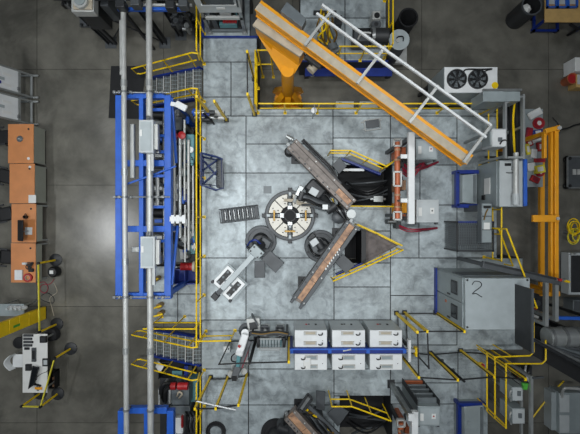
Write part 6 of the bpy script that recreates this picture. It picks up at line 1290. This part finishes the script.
t = thing('carton', 'small brown and white carton beside the orange red tub, right edge', 'carton', W(580, 80, 0)); a = W(577, 74, .45); b = W(592, 87, .45); MB().box(a.x, a.y, 0, b.x, b.y, .43).build('body', M['ply'], t, .01); MB().box(a.x + .02, a.y - .02, .42, b.x - .02, b.y + .1, .45).build('lid', M['offwhite'], t)
t = thing('cable_reel', 'black folded stand beside the plywood bench', 'stand', W(575, 27, 0)); MB().tube([W(570, 24, .5), W(578, 29, .5), W(584, 28, .5)], .05, 8).build('frame', M['black'], t); MB().tube([W(572, 30, .3), W(578, 25, .55)], .035, 8).build('strut', M['slate'], t); q = W(578, 28.5, .5); MB().cyl((q.x, q.y, 0), (q.x, q.y, .5), .05, 10).build('post', M['black'], t)
# ------------------------------------------------------------------ bottom right machinery
t = thing('exhaust_pipe', 'thick silver horizontal pipe at the right edge below the concrete block', 'pipe', W(565, 335, 0)); c0 = W(546, 337, 2.0); c1 = W(595, 337, 2.0); MB().cyl(c0, c1, .3, 24).build('pipe', M['alu'], t)
for x in (549, 562, 575): c = W(x, 337, 2.0); MB().cyl(c - V(.04, 0, 0), c + V(.04, 0, 0), .33, 24).build('band', M['steel'], t); MB().box(c.x - .05, c.y - .2, 0, c.x + .05, c.y + .2, 1.72).build('saddle', M['dark'], t)
m = MB(); m.cyl(W(546, 347.5, 1.7), W(595, 347.5, 1.7), .1, 14); m.build('lower_pipe', M['pipe'], t)
for x in (555, 575): c = W(x, 347.5, 1.6); MB().box(c.x - .04, c.y - .08, 0, c.x + .04, c.y + .08, 1.62).build('lower_saddle', M['dark'], t)
t = thing('cross_beam', 'narrow blue beam at the right edge above the thick silver pipe', 'beam', W(570, 318, 2.4)); MB().bar(W(545, 317.5, 2.4), W(595, 318.5, 2.4), .1, .1).build('beam', M['blue'], t, .01)
for x in (548, 590): c = W(x, 318, 2.4); MB().box(c.x - .04, c.y - .04, 0, c.x + .04, c.y + .04, 2.36).build('post', M['dark'], t)
t = thing('conveyor', 'dark sloping cable tray with steel tubes in the lower right corner', 'conveyor', W(560, 370, 0))
for k in range(5): MB().cyl(W(530 + 3 * k, 338 + 1.5 * k, 2.35 - .05 * k), W(590, 371 - 5 * k, 2.3 - .05 * k), .055, 10).build('tube', M[('dark', 'steel', 'slate', 'midgrey', 'slate')[k]], t)
m = MB(); m.pprism([(525, 332), (585, 366), (585, 386), (534, 356)], 2.0, 2.1); m.build('tray', M['rubber'], t)
for x, y in ((532, 345), (580, 372)): c = W(x, y, 2.0); MB().box(c.x - .06, c.y - .06, 0, c.x + .06, c.y + .06, 2.0).build('leg', M['dark'], t)
MB().bar(W(527, 335, 2.2), W(590, 368, 2.2), .06, .14).build('tray_edge', M['slate'], t)
t = thing('pallet_box', 'large grey enclosure with two pale panels in the lower right corner', 'cabinet', W(570, 412, 0)); a = W(552, 393, .55); b = W(595, 434, .55); MB().box(a.x + .25, a.y, 0, b.x, b.y, .55).build('body', M['grey'], t, .02); MB().box(a.x + .08, b.y + .05, .0, a.x + .25, a.y - .05, .4).build('side_rack', M['lidgrey'], t)
for k in range(2): h_ = (a.y - b.y) / 2; MB().box(a.x + .26, a.y - .06 - k * h_, .545, a.x + .6, a.y - (k + 1) * h_ + .05, .565).build('panel', M['offwhite'], t, .004)
MB().tube([W(562, 397, .55), W(563, 390, .75), W(567, 388, .8), W(580, 389, .75)], .05, 8, 5).build('conduit', M['pipe'], t); MB().cyl((a.x + .3, a.y - .02, 0), (a.x + .3, a.y + .03, .01), .03).build('conduit_foot', M['steel'], t)
tag(MB().tube([W(530, 421, .03), W(540, 408, .03), W(552, 393, .03), W(564, 381, .03)], .025, 7, 5).build('air_hose', M['yellow'], None, 0, W(530, 421, 0)), 'thin yellow hose arcing over the concrete in the lower right corner', 'hose')
for i, (x0, y0, x1, y1) in enumerate(((512, 387, 523, 401), (512, 408.5, 525, 424))):
    t = thing('switch_box', ('upper of the two small grey switch boxes at the lower right', 'lower of the two small grey switch boxes at the lower right')[i], 'box', W(x0, y1, P), 'small grey switch boxes'); z = 2.4; a = W(x0, y0, z); b = W(x1, y1, z)
    MB().box(a.x, a.y, 1.7, b.x, b.y, z).build('body', M['grey'], t, .015); MB().box(a.x + .02, a.y - .02, z - .003, b.x - .02, b.y + .02, z + .012).build('lid', M['offwhite'], t, .004); q = W((x0 + x1) / 2 + 1, (y0 + y1) / 2 - 1, z); MB().box(q.x - .05, q.y - .07, z + .01, q.x + .05, q.y + .07, z + .05).build('switch_plate', M['midgrey'], t, .006); MB().box((a.x + b.x) / 2 - .05, b.y + .05, 0, (a.x + b.x) / 2 + .05, b.y + .15, 1.7).build('post', M['alu'], t); MB().tube([W(x0 + 2, y0, z - .1), W(x0 - 2, y0 + 6, z - .05), W(x0 - 1, y1, z - .3)], .03, 7, 4).build('conduit', M['pipe'], t)
t = thing('sensor', 'bright green sensor head on an aluminium post beside the switch boxes', 'sensor', W(525, 388, 0)); q = W(525.5, 386.5, 2.5); MB().prism([(q.x - .08, q.y + .1), (q.x + .1, q.y + .08), (q.x + .06, q.y - .12), (q.x - .06, q.y - .1)], 2.4, 2.5).build('green_head', M['green'], t, .015); MB().box(q.x - .03, q.y - .03, 0, q.x + .03, q.y + .03, 2.4).build('post', M['alu'], t); MB().box(q.x - .03, W(0, 434, 2.3).y, 2.25, q.x + .03, q.y, 2.33).build('rail', M['alu'], t)
q = W(532, 376, 2.6); t = thing('aluminium_rail', 'long aluminium rail running down beside the small switch boxes', 'rail', (q.x, q.y, 0)); MB().box(q.x - .04, W(0, 440, 2.6).y, 2.5, q.x + .04, q.y, 2.6).build('rail', M['alu'], t); MB().box(q.x - .04, q.y - .1, 0, q.x + .04, q.y - .02, 2.5).build('post', M['alu'], t); MB().bar((q.x, q.y - .05, 2.62), (q.x + .33, q.y - .02, 2.62), .05, .05).build('cap_arm', M['slate'], t)
t = thing('cable_cluster', 'dark cables and white connectors above the green sensor head', 'cables', W(520, 372, 1.5)); rr = random.Random(6)
m = MB(); a = W(513, 366, 1.6); b = W(532, 384, 1.6); m.box(a.x, a.y, 1.5, b.x, b.y, 1.6); m.build('tray', M['dark'], t); MB().box((a.x + b.x) / 2 - .05, (a.y + b.y) / 2 - .05, 0, (a.x + b.x) / 2 + .05, (a.y + b.y) / 2 + .05, 1.5).build('post', M['dark'], t)
for k in range(6): x = 514 + 3 * k; MB().tube([W(x, 366, 1.62), W(x + rr.uniform(-3, 3), 372, 1.8), W(x + rr.uniform(-2, 4), 381, 1.63)], .03, 7, 4).build('cable', M[('black', 'crimson', 'slate', 'dark', 'white', 'black')[k]], t)
for k in range(3): q = W(519 + 4 * k, 369 + 2 * k, 1.7); MB().box(q.x - .06, q.y - .04, 1.6, q.x + .06, q.y + .04, 1.72).build('connector', M['white'], t, .008)
# ------------------------------------------------------------------ bottom left machine
t = thing('press_machine', 'grey machine with red valves and black hoses below the lower stairs', 'machine', W(178, 400, 0))
def pb(nm, m_, x0, y0, x1, y1, z0, z1, bev=.01): return MB().pbox(x0, y0, x1, y1, z0, z1).build(nm, M[m_], t, bev)
pb('base_frame', 'dark', 160, 378, 194, 440, 0, .4); pb('body', 'midgrey', 171, 386, 189, 405, .4, 1.4, .02); pb('panel', 'slate', 158, 388, 169, 406, .4, 1.0); pb('cover', 'midgrey', 170, 406, 190, 414, .4, 1.2, .02); pb('tank', 'teal', 188, 379, 198, 402, .4, .9); pb('pump_box', 'dark', 186, 415, 198, 440, .4, 1.3, .02)
pb('light_strip', 'pipe', 158, 390, 160, 408, .4, 1.35); pb('light_strip', 'pipe', 168.5, 390, 170.5, 404, .4, 1.45); pb('white_cover', 'white', 173, 418, 183, 434, .4, 1.2, .02)
for x in (173, 180, 185): MB().cyl(W(x - 2, 386, 1.5), W(x + 3, 386, 1.5), .12, 12).build('red_valve', M['red'], t); q = W(x, 386, 1.5); MB().box(q.x - .05, q.y - .05, 1.2, q.x + .05, q.y + .05, 1.45).build('valve_foot', M['dark'], t)
MB().tube([W(162, 405, .9), W(161, 390, 1.4), W(165, 384, 1.5), W(172, 384, 1.4)], .07, 8, 6).build('hose', M['black'], t); MB().tube([W(166, 404, .9), W(165, 392, 1.3), W(170, 387, 1.4)], .06, 8, 6).build('hose', M['rubber'], t)
MB().tube([W(179, 398, 1.42), W(182, 394, 1.5), W(179, 392, 1.5), W(177, 396, 1.45)], .03, 7, 5).build('cable', M['dust'], t)
for k in range(5): MB().tube([W(186 + 2 * k, 412, 1.2), W(189 + 2 * k, 418, 1.5), W(188 + 2 * k, 426, 1.45), W(190 + 2 * k, 434, 1.2)], .035, 7, 5).build('hose', M[('black', 'slate')[k % 2]], t)
pb('red_lever', 'red', 181, 416, 183, 428, 1.2, 1.3)
t = thing('equipment_bin', 'dark bin with white and teal sheets under the outer handrail of the lower stairs', 'bin', W(172, 372, 0)); a = W(158, 362, .5); b = W(193, 379, .5); MB().box(a.x, a.y, 0, b.x, b.y, .05).build('bottom', M['black'], t)
for q in ((a.x, a.y, a.x + .03, b.y), (b.x - .03, a.y, b.x, b.y), (a.x, a.y, b.x, a.y - .03), (a.x, b.y + .03, b.x, b.y)): MB().box(q[0], q[1], 0, q[2], q[3], .5).build('side', M['dark'], t)
MB().pprism([(157.5, 361), (164, 366), (160, 373), (155.5, 367)], .5, .53).build('white_sheet', M['paper'], t); MB().pprism([(172, 371), (182, 371), (182, 377), (172, 377)], .5, .54).build('teal_sheet', M['teal'], t)
for x, m_ in ((186, 'blue_dark'), (190, 'dark')): MB().pbox(x - 2, 366, x + 2, 376, .05, .6).build('stored_case', M[m_], t, .01)

t = thing('measuring_rod', 'thin white rod lying across the fence tops beside the lower stairs landing', 'rod', W(195, 401, 3.2))
MB().cyl(W(194.6, 400.8, 3.33), W(236, 410, 3.39), .018, 8).build('rod', M['white'], t); MB().cyl(W(194.6, 400.8, 3.33), W(196.5, 401.2, 3.33), .03, 8).build('rod_cap', M['dark'], t)
q = W(216, 431, P); t = thing('hose_ring', 'dark coiled hose ring on the deck at the bottom edge left of the brown beam', 'hose', q)
for k in range(2): MB().sector((q.x, q.y), .2 + .07 * k, .26 + .07 * k, P, P + .07 - .02 * k, n=24).build('coil', M['rubber' if k else 'dark'], t)
